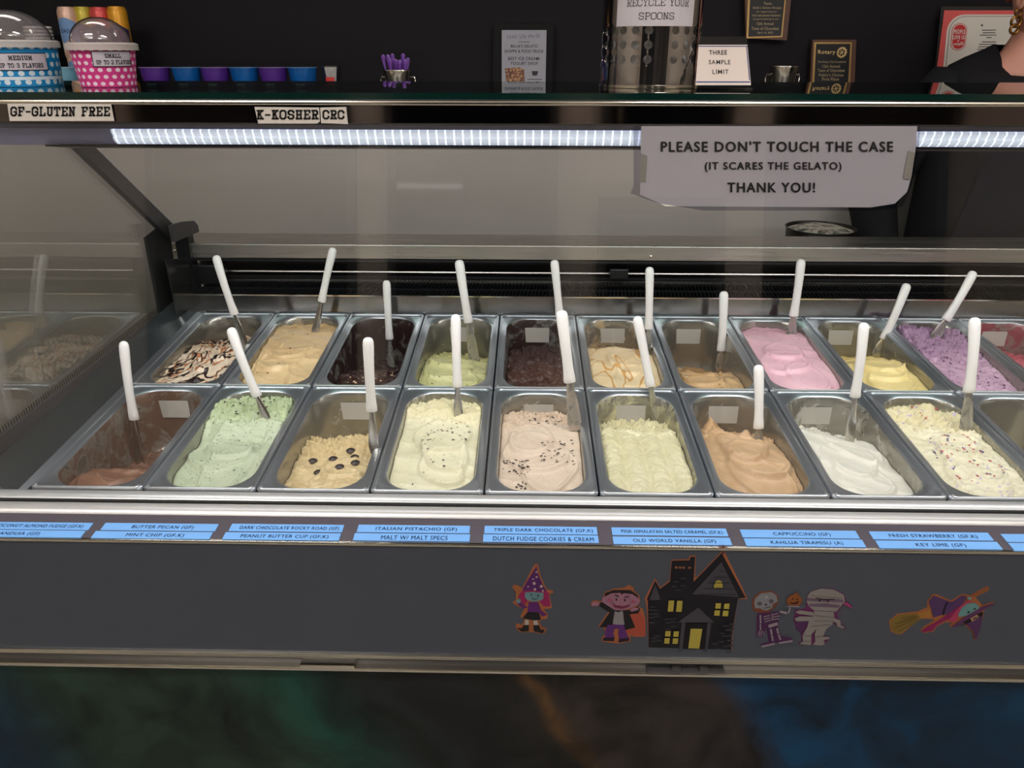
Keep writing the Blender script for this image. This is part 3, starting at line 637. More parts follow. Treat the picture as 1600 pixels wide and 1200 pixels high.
for gi, (row, col, key, glabel, ca, cb, gp, mp_, film, famt, card) in enumerate(GEL):
    L = LEN[row]; loc = pan_frame(row, col)
    side_ = 'front' if row == 0 else 'back'
    what = glabel.split(' gelato')[0].split(',')[0]
    t = thing('gelato_pan', 'steel gelato pan in the %s row holding the %s gelato' % (side_, what), 'pan', loc, (TAU, 0, 0), 'steel gelato pans')
    if row not in pan_src:
        rim, bas = pan_meshes(L)
        ro = obj('rim', rim, M_pan, t, smooth=True, local=True, angle=60); bo = obj('basin', bas, None, t, smooth=True, local=True, angle=60)
        bo.data.materials.append(M_pan)
        pan_src[row] = (ro.data, bo.data)
        sol = None
    else:
        ro = bpy.data.objects.new('rim', pan_src[row][0]); bo = bpy.data.objects.new('basin', pan_src[row][1])
        for q in (ro, bo): C.objects.link(q); q.parent = t
    bo.material_slots[0].link = 'OBJECT'; bo.material_slots[0].material = basin_mat(key, film, famt)
    # front lip with its folded ends
    lip = MB(); yl = -L / 2 + .0006; xe = PWD / 2 - .006
    lip.tube([(-xe, yl + .007, -.0008), (-xe - .001, yl + .002, -.0002), (-xe + .003, yl, 0), (xe - .003, yl, 0), (xe + .001, yl + .002, -.0002), (xe, yl + .007, -.0008)], .0021, 8)
    obj('front_lip', lip, mat('bright_lip', (236, 238, 242), .3, .8), t, local=True, smooth=True)
    if card:
        yb = L / 2 - .013; k = .16 / 2
        c0, c1 = .024, .058
        cd = MB()
        for (xa, xb) in ((-.036, .026),):
            N = 6; vs = []
            for h in (c0, c1):
                for q in range(N + 1):
                    xx = xa + (xb - xa) * q / N; vs.append((xx, yb - (h - .012) * k - .0012, -h))
            fs = [(q, q + 1, N + 2 + q, N + 1 + q) for q in range(N)]
            n0 = len(vs); vs += [(v[0], v[1] - .0008, v[2]) for v in vs]; fs += [tuple(n0 + i for i in f)[::-1] for f in fs]
            cd.add(vs, fs)
        obj('sticker', cd, M_card, t, local=True)
    # the gelato itself
    g = Gel(L, seed=gi + 1, **gp); gel_of[(row, col)] = g
    go = obj('gelato', g.mesh(), gelato_mat(key, ca, cb, **mp_), None, smooth=True, local=True, angle=180)
    al = go.data.attributes.new('scoop', 'FLOAT', 'POINT')
    al.data.foreach_set('value', [g.scoop(v.co.x, v.co.y) if gp.get('rb', 0) > .25 else 0. for v in go.data.vertices])
    go.location = loc; go.rotation_euler = (TAU, 0, 0)
    tag(go, glabel, 'gelato', FR if row == 0 else BR)
    M_chip = mat('dark_chocolate', (40, 28, 26), .35); M_crumb = mat('brown_crumb', (52, 36, 34), .6)
    def sc(name, reg, cnt, size, mt, stuff=True, seed=gi):
        o = obj(name, chips(g, reg, cnt, size, seed), mt, go, local=True)
        if stuff: o['kind'] = 'stuff'
    if key == 'mint': sc('chocolate_chips', (-.05, .05, .06, .32), 60, .0028, M_chip); sc('chocolate_flakes', (-.055, .055, .35, .97), 40, .0016, M_chip)
    if key == 'dough':
        for q, (x, u) in enumerate(((-.02, .70), (.012, .66), (-.038, .58), (-.004, .58), (.03, .56), (.02, .50), (.035, .62))):
            y = g.l / 2 - u * g.l; z = g.h(x, y)
            c2 = MB().lathe([(.0005, -.003), (.0065, -.002), (.0075, 0), (.005, .002), (.0008, .0032)], (x, y, z + .001), 12)
            obj('chocolate_chip', c2, M_chip, go, local=True, smooth=True)
    if key == 'cream': sc('chocolate_flakes', (-.03, .05, .28, .55), 55, .002, M_crumb); sc('chocolate_flakes', (-.03, .055, .55, .95), 14, .0024, M_crumb, seed=33)
    if key == 'cookie':
        sc('cookie_crumbs', (-.06, -.02, .68, .94), 55, .0028, M_crumb); sc('cookie_crumbs', (.0, .055, .48, .72), 50, .0028, M_crumb, seed=40); sc('cookie_crumbs', (-.02, .05, .1, .3), 40, .0028, M_crumb, seed=44)
    if key == 'berry':
        sc('berry_pieces', (-.035, .045, .36, .82), 48, .0026, mat('red_berry', (176, 46, 70), .35)); sc('blueberry_pieces', (-.04, .045, .3, .8), 36, .0026, mat('purple_berry', (66, 50, 108), .4), seed=50)
        sc('berry_pieces', (-.02, .03, .12, .3), 12, .003, mat('red_berry', (176, 46, 70), .35), seed=52)
    if key == 'darkfudge': sc('nut_pieces', (-.05, .05, .6, .97), 34, .0032, mat('nut', (196, 168, 134), .5))
    if key == 'fudge': sc('cookie_pieces', (-.045, .05, .2, .5), 40, .0036, mat('pale_cookie', (206, 190, 150), .6)); sc('fudge_pieces', (-.05, .05, .25, .9), 40, .0034, M_chip, seed=60)
    if key == 'peach': sc('nut_pieces', (-.05, .05, .1, .8), 10, .003, mat('pecan', (130, 84, 56), .5))
    if key == 'espresso': sc('coffee_grains', (.015, .055, .55, .9), 45, .0014, M_chip)
    if key == 'blueberry': sc('berry_flakes', (-.05, .05, .25, .95), 90, .003, mat('purple_flake', (74, 36, 78), .45))
    if key == 'pistachio': sc('nut_flakes', (-.05, .05, .5, .95), 20, .0026, mat('olive_nut', (104, 96, 52), .5))

# ================================================================== SPATULAS
TI = Matrix.Rotation(-TAU, 3, 'X')
SPAT = [ # row, col, top, end of handle, tip, which pan
 (0,0,(193,533),(211,655),(219,722)),(0,1,(360,512),(405,618),(416,655)),(0,2,(575,527),(583,642),(584,698)),(0,3,(712,491),(716,604),(716,650)),
 (0,4,(877,485),(890,597),(898,662)),(0,5,(995,494),(1021,602),(1027,656)),(0,6,(1185,570),(1185,669),(1185,686)),(0,7,(1350,504),(1335,620),(1327,690)),(0,8,(1523,496),(1514,612),(1509,672)),
 (1,0,(337,399),(365,492),(381,535)),(1,1,(521,387),(506,472),(492,520)),(1,2,(604,438),(608,530),(611,572)),(1,3,(717,406),(731,504),(741,563)),
 (1,4,(866,406),(874,494),(881,560)),(1,5,(1015,417),(1013,514),(1013,546)),(1,6,(1131,455),(1128,548),(1126,572)),(1,7,(1252,405),(1239,494),(1236,522)),
 (1,8,(1418,443),(1386,532),(1372,550)),(1,9,(1522,424),(1487,505),(1462,527))]
wide_set = {(0,8), (1,6), (1,7), (1,8), (1,9), (0,4), (1,3)}
for (row, col, pt, ph, pb) in SPAT:
    g = gel_of[(row, col)]; loc = pan_frame(row, col)
    r = TI @ ray(*pb); c0 = TI @ (CAM - loc); s0 = (.0 - c0.z) / r.z; q = c0 + r * s0
    for k in range(400):                                   # walk down the ray to the gelato or the back wall of the pan
        if q.z <= g.h(max(-.06, min(.06, q.x)), q.y) or q.y > g.l / 2 - .012 - max(0, -q.z) * .08 or abs(q.x) > .058: break
        q = q + r * .0008
    tip = loc + TI.transposed() @ q
    a2, b2, c2 = Vector(pt), Vector(ph), Vector(pb)
    def pxy(P): c = P - CAM; w_ = c.dot(FWD); return Vector((800 + F * c.dot(RIGHT) / w_, 600 - F * c.dot(UP) / w_))
    best = None
    for k in range(-12, 40):
        dy = k * .003; top = aty(pt[0], pt[1], tip.y + dy)
        f1 = (b2 - a2).length / (c2 - a2).length
        for _ in range(6): f1 += ((b2 - a2).length - (pxy(top + (tip - top) * f1) - a2).length) / (c2 - a2).length
        e = abs((tip - top).length * f1 - .122) + .3 * abs(dy - .03)
        if best is None or e < best[0]: best = (e, top, f1)
    _, top, frac = best; ax = (tip - top); Lg = ax.length; ax.normalize()
    hand = top + ax * Lg * frac; ext = min(.03, max(.004, -.118 * 1 + 0 - q.z)) if False else .012
    rr = ['leftmost','second','third','fourth','fifth','sixth','seventh','eighth','ninth','rightmost']
    what = [x_[3] for x_ in GEL if x_[0] == row and x_[1] == col][0].split(' gelato')[0].split(',')[0]
    t = thing('spatula', 'white-handled steel spatula standing in the %s gelato' % what, 'spatula', tip, group='white-handled gelato spatulas')
    # handle, slightly bowed, with rounded end
    side = Vector((1, 0, 0)); side = (side - ax * side.dot(ax)).normalized(); bow = ax.cross(side)
    wd = .0098 if (row, col) in wide_set else .0088
    P, R_ = [], []
    for k, (f, ra) in enumerate(((.0, .25), (.008, .55), (.022, .78), (.05, .95), (.10, 1.0), (.2, .98), (.35, .92), (.5, .88), (.65, .86), (.8, .88), (.86, .92), (.93, 1.0), (.995, 1.02), (1.0, .96))):
        P.append(top + (hand - top) * f + bow * (.004 * math.sin(f * PI))); R_.append((wd * ra, wd * .72 * ra))
    obj('handle', MB().tube(P, R_, 16, wide=side), M_white, t, smooth=True, angle=50)
    # blade: shank widening to a flat paddle
    M_blade = mat('blade_steel', (190, 186, 178), .16, 1.0)
    gr_ = [x_ for x_ in GEL if x_[0] == row and x_[1] == col][0]
    if (row, col) in {(1, 2), (1, 3), (1, 6), (1, 8), (1, 9), (1, 7), (0, 5), (0, 8), (0, 6), (0, 4)}: M_blade = basin_mat('blade_' + gr_[2], tuple(int(v * .8) for v in gr_[5]), .62)
    bw = .0105 if (row, col) in wide_set else .0075
    P, R_ = [], []
    for f, ra, rb in ((-.06, .55, .0035), (.1, .6, .003), (.3, .75, .0022), (.55, .95, .0014), (.8, 1.05, .001), (1.0, 1.1, .0008)):
        P.append(hand + (tip - hand) * f); R_.append((bw * ra, rb))
    P.append(tip + ax * ext); R_.append((bw * .8, .0006))
    obj('blade', MB().tube(P, R_, 12, wide=side), M_blade, t, smooth=True, angle=50)

# ================================================================== SIGNS ON THE CASE
def flat_sign(name, label, corners_px, Y, thick, mt, lines, bold=0, slab=None, ink=M_ink, par=None, cat='sign', yfn=None, group=None):
    """corners_px: (left, top, right, bottom) on the plane Y; lines (text, cx, cy, w, h) in pixels"""
    l, tp, r_, bt = corners_px
    A = aty(l, bt, Y); B = aty(r_, tp, Y)
    t = thing(name, label, cat, ((A.x + B.x) / 2, Y, A.z), group=group)
    return t, A, B
def px_map(Y, off=0):
    return lambda x, y, h=0: Vector((aty(x, -y, Y).x, Y - off - h, aty(x, -y, Y).z))
def pxl(lines): return [(a, b, -c) + tuple(r) for a, b, c, *r in lines]
def quad(px, Y, th): return MB().prism([aty(x, y, Y) for x, y in px], (0, -th, 0))

M_signw = mat('sign_white', (196, 190, 182), .5)
t = thing('gluten_free_sign', 'white strip sign reading GF-GLUTEN FREE at the left of the header', 'sign', aty(95, 176, 1.021))
obj('card', quad([(12, 161), (174, 163), (179, 189), (16, 189)], 1.0195, .0012), M_signw, t)
obj('lettering', letter_mb(pxl([('GF-GLUTEN FREE', 95, 174, 156, 16)]), px_map(1.0195, .0013), slab=1.35), M_ink, t)
t = thing('kosher_sign', 'white strip sign reading K-KOSHER CRC on the header', 'sign', aty(470, 180, 1.021))
obj('card', quad([(398, 167), (499, 168), (500, 190), (495, 193), (404, 193)], 1.0195, .0012), M_signw, t)
obj('card', quad([(500.5, 168), (541, 167), (544, 194), (502, 192)], 1.0195, .0012), M_signw, t)
obj('lettering', letter_mb(pxl([('K-KOSHER', 450, 179, 97, 16), ('CRC', 521.5, 179, 35, 15.5)]), px_map(1.0195, .0013), slab=1.35), M_ink, t)

# laminated notice on the front glass: follows the glass slope and curls at its corners
def on_glass(px, py, lift=0):
    d = ray(px, py); s = 1.0
    for _ in range(12):
        z = (CAM + d * s).z; s = (FG(z) - .0055 - lift) / d.y
    return CAM + d * s
nt = thing('notice', 'laminated grey paper notice PLEASE DON\'T TOUCH THE CASE taped to the front glass', 'notice', on_glass(1200, 320))
out = [(1002, 197), (1433, 197), (1431, 228), (1424, 275), (1417, 300), (1398, 318), (1360, 324), (1040, 322), (1000, 304)]
bk = [on_glass(x, y, .0004) for x, y in out]
obj('paper', MB().prism(bk, (0, -.0005, 0)), mat('notice_paper', (236, 231, 218), .6), nt)
lam = [(990, 196), (1438, 196), (1435, 240), (1424, 290), (1410, 322), (1385, 329), (1100, 329), (1030, 318), (985, 302), (990, 290)]
obj('laminate', MB().prism([on_glass(x, y, .0012) for x, y in lam], (0, -.0004, 0)), glass('laminate_film', (226, 226, 232), 1.4, 1.2), nt)
for q, pp in enumerate(([(1002, 240), (1011, 243), (1009, 284), (1000, 284)], [(1419, 236), (1430, 238), (1422, 281), (1411, 279)])):
    obj('tape', MB().prism([on_glass(x, y, .0018) for x, y in pp], (0, -.0003, 0)), mat('clear_tape', (104, 100, 94), .5), nt)
gm_ = lambda x, y, h=0: on_glass(x, -y, .0021)
obj('lettering', letter_mb(pxl([("PLEASE DON'T TOUCH THE CASE", 1214, 229, 362, 16), ('(IT SCARES THE GELATO)', 1208, 261, 213, 15), ('THANK YOU!', 1205, 293, 136, 15)]), gm_, bold=.04), M_ink, nt)

# ------------------------------------------------------------------ blue flavour strips on the ledge
M_blue = mat('blue_label', (120, 178, 244), .45, 0, .3)
M_bink = mat('navy_ink', (22, 44, 104), .6)
def on_ledge(px, py, lift=0):
    d = ray(px, py); s = 1.0; k = (LD1.z - LD0.z) / (LD1.y - LD0.y)
    # plane z = LD0.z + k (y-LD0.y) + lift
    s = (LD0.z + lift - k * LD0.y - CAM.z) / (d.z - k * d.y)
    return CAM + d * s
TOPS = [('TOASTED COCONUT ALMOND FUDGE (GF,K)', -62, 142, 822), ('BUTTER PECAN (GF)', 161, 339, 824), ('DARK CHOCOLATE ROCKY ROAD (GF)', 360, 536, 825.5), ('ITALIAN PISTACHIO (GF)', 559, 734, 827),
        ('TRIPLE DARK CHOCOLATE (GF,K)', 757, 933, 829), ('PINK HIMALAYAN SALTED CARAMEL (GF,K)', 956, 1136, 831.5), ('CAPPUCCINO (GF)', 1158, 1340, 835), ('FRESH STRAWBERRY (GF,K)', 1361, 1548, 838), ('LEMON (GF)', 1568, 1755, 842)]
BOTS = [('GIANDUIA (GF)', -80, 130, 834), ('MINT CHIP (GF,K)', 146, 330, 836.5), ('PEANUT BUTTER CUP (GF,K)', 350, 531, 838.5), ('MALT W/ MALT SPECS', 553, 734, 840),
        ('DUTCH FUDGE COOKIES & CREAM', 755, 935, 842), ('OLD WORLD VANILLA (GF)', 958, 1142, 845.5), ('KAHLUA TIRAMISU (A)', 1164, 1350, 848.5), ('KEY LIME (GF)', 1371, 1562, 852), ('MANGO (GF)', 1580, 1780, 856)]
def strips(lst, hgt, sk, rowname):
    for k, (txt, l, r_, yc) in enumerate(lst):
        h = hgt / 2 + k * .08; sl = .9 / 100 * (r_ - l) / 2
        vp = lambda x, y: (x + (815 - x) / (yc + 44) * (yc - y), y)      # towards the vanishing point of the depth lines
        tilt = .011 * (r_ - l) / 2
        pts = [vp(l, yc + h), vp(r_, yc + h), vp(r_, yc - h), vp(l, yc - h)]
        pts = [(x, y + .011 * (x - (l + r_) / 2)) for i, (x, y) in enumerate(pts)]
        last = k == len(lst) - 1
        lab = ('blue flavour strip at the right edge of the %s label row, mostly cut off' % rowname) if last else 'blue flavour strip reading %s, %s label row' % (' '.join(w_.lower() if w_[0] != '(' else '' for w_ in txt.replace('KAHLUA ', '').split()).strip(), rowname)
        t = thing('flavor_strip', lab, 'label', on_ledge((l + r_) / 2, yc), group='blue flavour strips on the ledge')
        obj('card', MB().prism([on_ledge(x, y, .0006) for x, y in pts], (0, 0, .0007)), M_blue, t)
        if last: continue
        wd = len(txt) * 5.6 * (1 + .01 * k); cx = (l + r_) / 2 + (4 if k else 0)
        def fn(x, y, hh=0):
            vx, vy = vp(x, -y); return on_ledge(vx, vy + .011 * (vx - (l + r_) / 2), .0016)
        obj('lettering', letter_mb([(txt, cx, -yc, min(wd, (r_ - l) * .88), 6.4)], fn, bold=.010), M_bink, t)
strips(TOPS, 11, 0, 'upper'); strips(BOTS, 10.5, 0, 'lower')

# ------------------------------------------------------------------ window-cling stickers on the grey front
YP = .85
CM = {}
def cm(c):
    k = 'print_%d_%d_%d' % c
    return mat(k, tuple(int(v * .72) for v in c), .45, 0, .3)
OR = (178, 104, 62)
def sticker(label, parts, group='halloween window clings'):
    xs = [p[0] for pt in parts for p in pt[2]]; ys = [p[1] for pt in parts for p in pt[2]]
    t = thing('sticker', label, 'sticker', aty(sum(xs) / len(xs), max(ys), YP), group=group)
    for k, (nm, col, pts) in enumerate(parts):
        lay = .0002 + k * .00016
        obj(nm, MB().prism([aty(x, y, YP) + Vector((0, -lay, 0)) for x, y in pts], (0, -.00013, 0)), cm(col), t)
def circ(cx, cy, rx, ry=None, n=14, a0=0): 
    ry = ry or rx; return [(cx + rx * math.cos(2 * PI * k / n + a0), cy + ry * math.sin(2 * PI * k / n + a0)) for k in range(n)]
def star(cx, cy, r): return [(cx + (r if k % 2 == 0 else r * .45) * math.cos(PI * k / 5 - PI / 2), cy + (r if k % 2 == 0 else r * .45) * math.sin(PI * k / 5 - PI / 2)) for k in range(10)]
def Z(ox, oy, s, pts): return [(ox + x / s, oy + y / s) for x, y in pts]
# little witch (crop origin 790,870 scale 7.27)
z1 = lambda pts: Z(790, 870, 7.273, pts)
parts = [('outline', OR, z1([(350,70),(370,90),(395,210),(465,365),(540,385),(540,410),(500,420),(515,520),(530,580),(480,590),(430,590),(480,650),(475,700),(400,715),(380,740),(420,800),(465,810),(455,850),(430,875),(300,855),(160,855),(115,800),(120,755),(190,770),(215,700),(165,680),(210,590),(150,570),(75,520),(110,490),(120,400),(75,350),(90,315),(130,320),(190,350),(320,95)])),
 ('hair', (160, 28, 92), z1([(200,370),(450,375),(490,410),(510,560),(430,560),(380,500),(250,500),(220,540),(140,500),(150,430)])),
 ('hat', (92, 34, 110), z1([(350,105),(372,200),(430,330),(465,380),(400,390),(300,375),(200,385),(195,365),(260,250)])),
 ('face', (112, 150, 158), z1([(225,400),(300,395),(430,405),(430,470),(395,495),(320,505),(250,490),(215,450)])),
 ('hand', (112, 150, 158), z1(circ(148, 497, 26))),
 ('sleeve', (96, 36, 112), z1([(130,530),(175,515),(250,570),(200,585)])),
 ('dress', (96, 36, 112), z1([(262,510),(370,510),(400,600),(470,650),(420,672),(375,625),(250,625)])),
 ('skirt', (22, 20, 26), z1([(250,620),(375,625),(402,705),(330,715),(195,690)])),
 ('stocking', (196, 186, 178), z1([(225,705),(265,712),(262,765),(215,765)])), ('stocking', (196, 186, 178), z1([(315,712),(360,712),(372,765),(318,765)])),
 ('boot', (22, 20, 26), z1([(205,765),(265,765),(262,835),(180,840),(130,795),(185,805)])), ('boot', (22, 20, 26), z1([(315,770),(375,765),(400,820),(445,815),(425,858),(320,835)])),
 ('eye', (20, 20, 30), z1(circ(293, 420, 7, 12, 8))), ('eye', (20, 20, 30), z1(circ(368, 428, 7, 12, 8))),
 ('mouth', (30, 30, 44), z1([(300,452),(325,468),(362,455),(362,460),(325,475),(298,458)])), ('wand', (178, 120, 60), z1([(118,330),(130,330),(140,470),(130,472)]))]
for (x, y, r) in ((352,158,16),(352,215,16),(313,237,13),(325,285,24),(405,318,24),(255,320,12),(332,350,20),(422,365,15)): parts.append(('star', (214, 196, 180), z1(star(x, y, r))))
sticker('little witch sticker in a tall starry purple hat, leftmost of the clings', parts)
# caped vampire child
parts = [('outline', OR, z1([(965,520),(1010,490),(1085,505),(1130,400),(1230,360),(1350,350),(1400,318),(1460,350),(1450,375),(1520,440),(1530,510),(1500,560),(1560,590),(1590,700),(1590,905),(1470,910),(1420,890),(1420,960),(1280,985),(1090,960),(1095,910),(1130,880),(1120,810),(1050,790),(1170,620),(1090,565),(970,550)])),
 ('cape', (186, 82, 62), z1([(1410,650),(1520,620),(1585,700),(1585,895),(1480,900),(1360,860),(1380,830),(1475,800)])),
 ('coat', (24, 20, 26), z1([(1075,515),(1110,515),(1240,600),(1330,605),(1420,600),(1500,560),(1530,590),(1505,640),(1410,650),(1475,800),(1350,830),(1340,760),(1220,760),(1160,800),(1065,795),(1180,630),(1060,555)])),
 ('hair', (26, 22, 28), z1([(1125,455),(1130,410),(1230,372),(1420,375),(1500,430),(1510,465),(1440,420),(1340,410),(1320,425),(1300,405),(1200,410)])),
 ('face', (168, 116, 140), z1([(1120,450),(1200,412),(1300,405),(1320,425),(1345,410),(1440,420),(1505,465),(1530,490),(1500,540),(1420,580),(1320,605),(1240,600),(1160,550),(1095,505),(1100,460)])),
 ('shirt', (150, 146, 150), z1([(1240,610),(1280,625),(1330,608),(1350,765),(1290,770),(1215,755)])),
 ('trousers', (96, 42, 120), z1([(1160,765),(1340,765),(1380,880),(1400,915),(1290,925),(1280,860),(1290,810),(1240,810),(1220,860),(1240,912),(1130,910),(1130,840)])),
 ('shoe', (36, 22, 40), z1([(1115,910),(1235,912),(1232,950),(1098,945)])), ('shoe', (36, 22, 40), z1([(1290,925),(1405,915),(1405,945),(1278,965)])),
 ('hand', (168, 116, 140), z1([(970,530),(1010,500),(1070,510),(1050,550),(985,552)])), ('hand', (168, 116, 140), z1([(1410,600),(1450,565),(1510,570),(1505,595),(1430,612)])),
 ('mouth', (120, 40, 70), z1([(1205,500),(1240,540),(1330,552),(1400,535),(1418,505),(1400,555),(1320,580),(1240,565)])),
 ('eye', (20, 20, 26), z1(circ(1258, 475, 9, 14, 8))), ('eye', (20, 20, 26), z1(circ(1353, 480, 9, 14, 8))),
 ('brow', (24, 20, 26), z1([(1240,412),(1288,435),(1280,445),(1238,425)])), ('brow', (24, 20, 26), z1([(1350,440),(1400,428),(1402,437),(1358,452)])),
 ('cheek', (190, 80, 110), z1(circ(1180, 480, 20, 14, 10))), ('cheek', (190, 80, 110), z1(circ(1445, 490, 20, 14, 10)))]
sticker('caped child vampire sticker with purple trousers, beside the dark house cling', parts)
# haunted house (crop origin 1000,850 scale 7.06)
z2 = lambda pts: Z(1000, 850, 7.06, pts)
BK = (20, 18, 28); SG = (72, 70, 80); YL = (196, 180, 74)
parts = [('outline', OR, z2([(165,375),(222,480),(325,400),(345,172),(540,165),(545,128),(618,128),(605,370),(630,360),(900,80),(850,55),(860,30),(905,25),(918,8),(935,25),(975,35),(970,60),(930,80),(960,140),(1130,480),(1185,605),(1080,605),(1020,990),(1012,1165),(95,1140),(75,720),(62,625),(50,605)])),
 ('walls', BK, z2([(165,400),(222,492),(330,410),(350,182),(548,178),(555,140),(608,140),(590,415),(900,95),(1165,590),(1080,600),(1012,1000),(1005,1165),(95,1138),(85,620),(75,605)])),
 ('finial', (70, 50, 70), z2([(905,100),(908,52),(870,48),(870,38),(910,36),(915,10),(925,10),(925,38),(965,40),(962,50),(925,52),(928,110)])),
 ('turret_roof', SG, z2([(168,440),(222,612),(105,612)])), ('gable', SG, z2([(895,195),(1090,582),(575,548)])), ('porch_roof', SG, z2([(640,695),(820,860),(415,858)])),
 ('porch_post', SG, z2([(460,860),(500,860),(465,1180),(425,1178)])), ('porch_post', SG, z2([(745,860),(785,860),(738,1182),(692,1178)])),
 ('doorway', (12, 10, 18), z2([(505,870),(740,870),(715,1150),(475,1150)])), ('door_light', YL, z2([(558,925),(685,928),(650,1145),(530,1140)]))]
for pts in ([(315,615),(375,615),(362,735),(303,735)], [(408,615),(467,618),(455,738),(395,735)], [(832,642),(890,642),(885,702),(825,700)], [(928,645),(985,645),(977,705),(918,703)], [(820,718),(878,720),(872,778),(812,775)], [(912,720),(972,722),(965,783),(903,780)],
            [(278,945),(335,945),(330,1005),(272,1003)], [(370,948),(425,948),(418,1008),(362,1006)], [(268,1022),(325,1022),(318,1082),(262,1080)], [(360,1022),(418,1025),(410,1083),(353,1082)]):
    parts.append(('lit_window', YL, z2(pts)))
parts.append(('lit_window', YL, z2([(808, 465), (812, 430)] + [(862 + 42 * math.cos(a), 425 - 45 * math.sin(a)) for a in [PI * k / 6 for k in range(6, -1, -1)]] + [(905, 465)])))
for (x, y) in ((470,362),(390,398),(375,450),(470,440),(418,487),(135,672),(110,705),(170,708),(120,745),(175,742),(120,785),(178,770),(125,842),(290,800),(360,797),(300,840),(360,825),(358,875),(295,905),(180,980),(145,1005),(205,1028),(140,1035),(930,865),(1000,845),(960,910),(890,945),(1000,892),(915,972),(965,968),(885,1032),(975,1018),(810,1052),(925,1078),(985,1070),(840,1105),(960,1140)):
    parts.append(('brick', (58, 56, 66), z2([(x - 32, y - 7), (x + 25, y - 9), (x + 32, y + 7), (x - 25, y + 8)])))
for k in range(5):
    y = 250 + k * 62; parts.append(('roof_line', (40, 40, 50), z2([(895 - (y - 195) * .85 + 6, y), (895 + (y - 195) * .48, y + 4), (895 + (y - 195) * .48, y + 12), (895 - (y - 195) * .85, y + 8)])))
for x in (385, 428, 466, 530): parts.append(('crenel', (150, 96, 66), z2([(x - 14, 195), (x + 14, 195), (x + 14, 218), (x - 14, 218)])))
sticker('dark haunted house sticker with yellow lit windows, largest of the clings', parts)
# skeleton with pumpkin (crop origin 1165,900 scale 9.41)
z3 = lambda pts: Z(1165, 900, 9.41, pts)
BN = (158, 144, 152); PU = (84, 40, 90)
def limb(a, b, w=11): 
    d = Vector((b[0] - a[0], b[1] - a[1])).normalized(); nn = Vector((-d.y, d.x)) * w
    return z3([(a[0] + nn.x, a[1] + nn.y), (b[0] + nn.x, b[1] + nn.y), (b[0] - nn.x, b[1] - nn.y), (a[0] - nn.x, a[1] - nn.y)])
parts = [('outline', (126, 70, 44), z3([(120,300),(220,225),(400,215),(480,290),(480,390),(440,450),(330,540),(200,545),(110,500),(90,400)])),
 ('backing', PU, z3([(180,540),(500,520),(490,640),(470,740),(520,880),(680,905),(690,930),(480,975),(400,985),(230,1012),(200,1005),(340,960),(300,760),(250,900),(150,890),(160,600)])),
 ('skull', (140, 140, 146), z3([(135,330),(230,250),(380,235),(450,280),(470,370),(400,410),(385,465),(310,505),(240,490),(220,470),(140,470),(125,400)])),
 ('eye_socket', (96, 90, 98), z3(circ(205, 400, 36, 28))), ('eye_socket', (96, 90, 98), z3(circ(375, 365, 36, 30))),
 ('nose', (20, 16, 20), z3([(297,392),(315,425),(278,425)])), ('teeth', (30, 26, 30), z3([(265,462),(370,440),(370,447),(265,470)])),
 ('crest', (170, 168, 170), z3(circ(302, 300, 28, 22))),
 ('pumpkin', (150, 84, 40), z3([(600,330),(650,275),(700,265),(715,235),(770,240),(775,265),(820,310),(825,370),(780,420),(690,425),(620,410),(600,370)])),
 ('grin', (40, 20, 16), z3([(650,365),(700,385),(782,352),(760,392),(705,402),(665,392)])), ('pumpkin_eye', (40, 20, 16), z3(circ(690, 325, 14, 12, 8))), ('pumpkin_eye', (40, 20, 16), z3(circ(750, 325, 14, 12, 8)))]
for a, b, w in (((210,560),(215,680),12),((210,690),(212,780),10),((190,790),(175,860),5),((205,790),(200,870),5),((222,790),(225,870),5),((240,785),(262,850),5),((490,500),(600,525),16),((620,520),(645,440),10),((600,420),(780,425),8),
                ((250,575),(345,555),7),((255,610),(350,590),7),((270,645),(360,620),7),((385,540),(465,520),7),((385,575),(485,555),7),((385,610),(475,595),7),((372,520),(378,620),6),((355,745),(372,830),14),((372,840),(385,920),12),((445,730),(465,810),14),((470,820),(495,900),12),((225,1000),(410,955),12),((475,945),(670,915),12),
                ((320,700),(455,660),22)):
    parts.append(('bone', BN, limb(a, b, w)))
sticker('skeleton sticker holding up an orange jack-o-lantern', parts)
MW = (150, 144, 140)
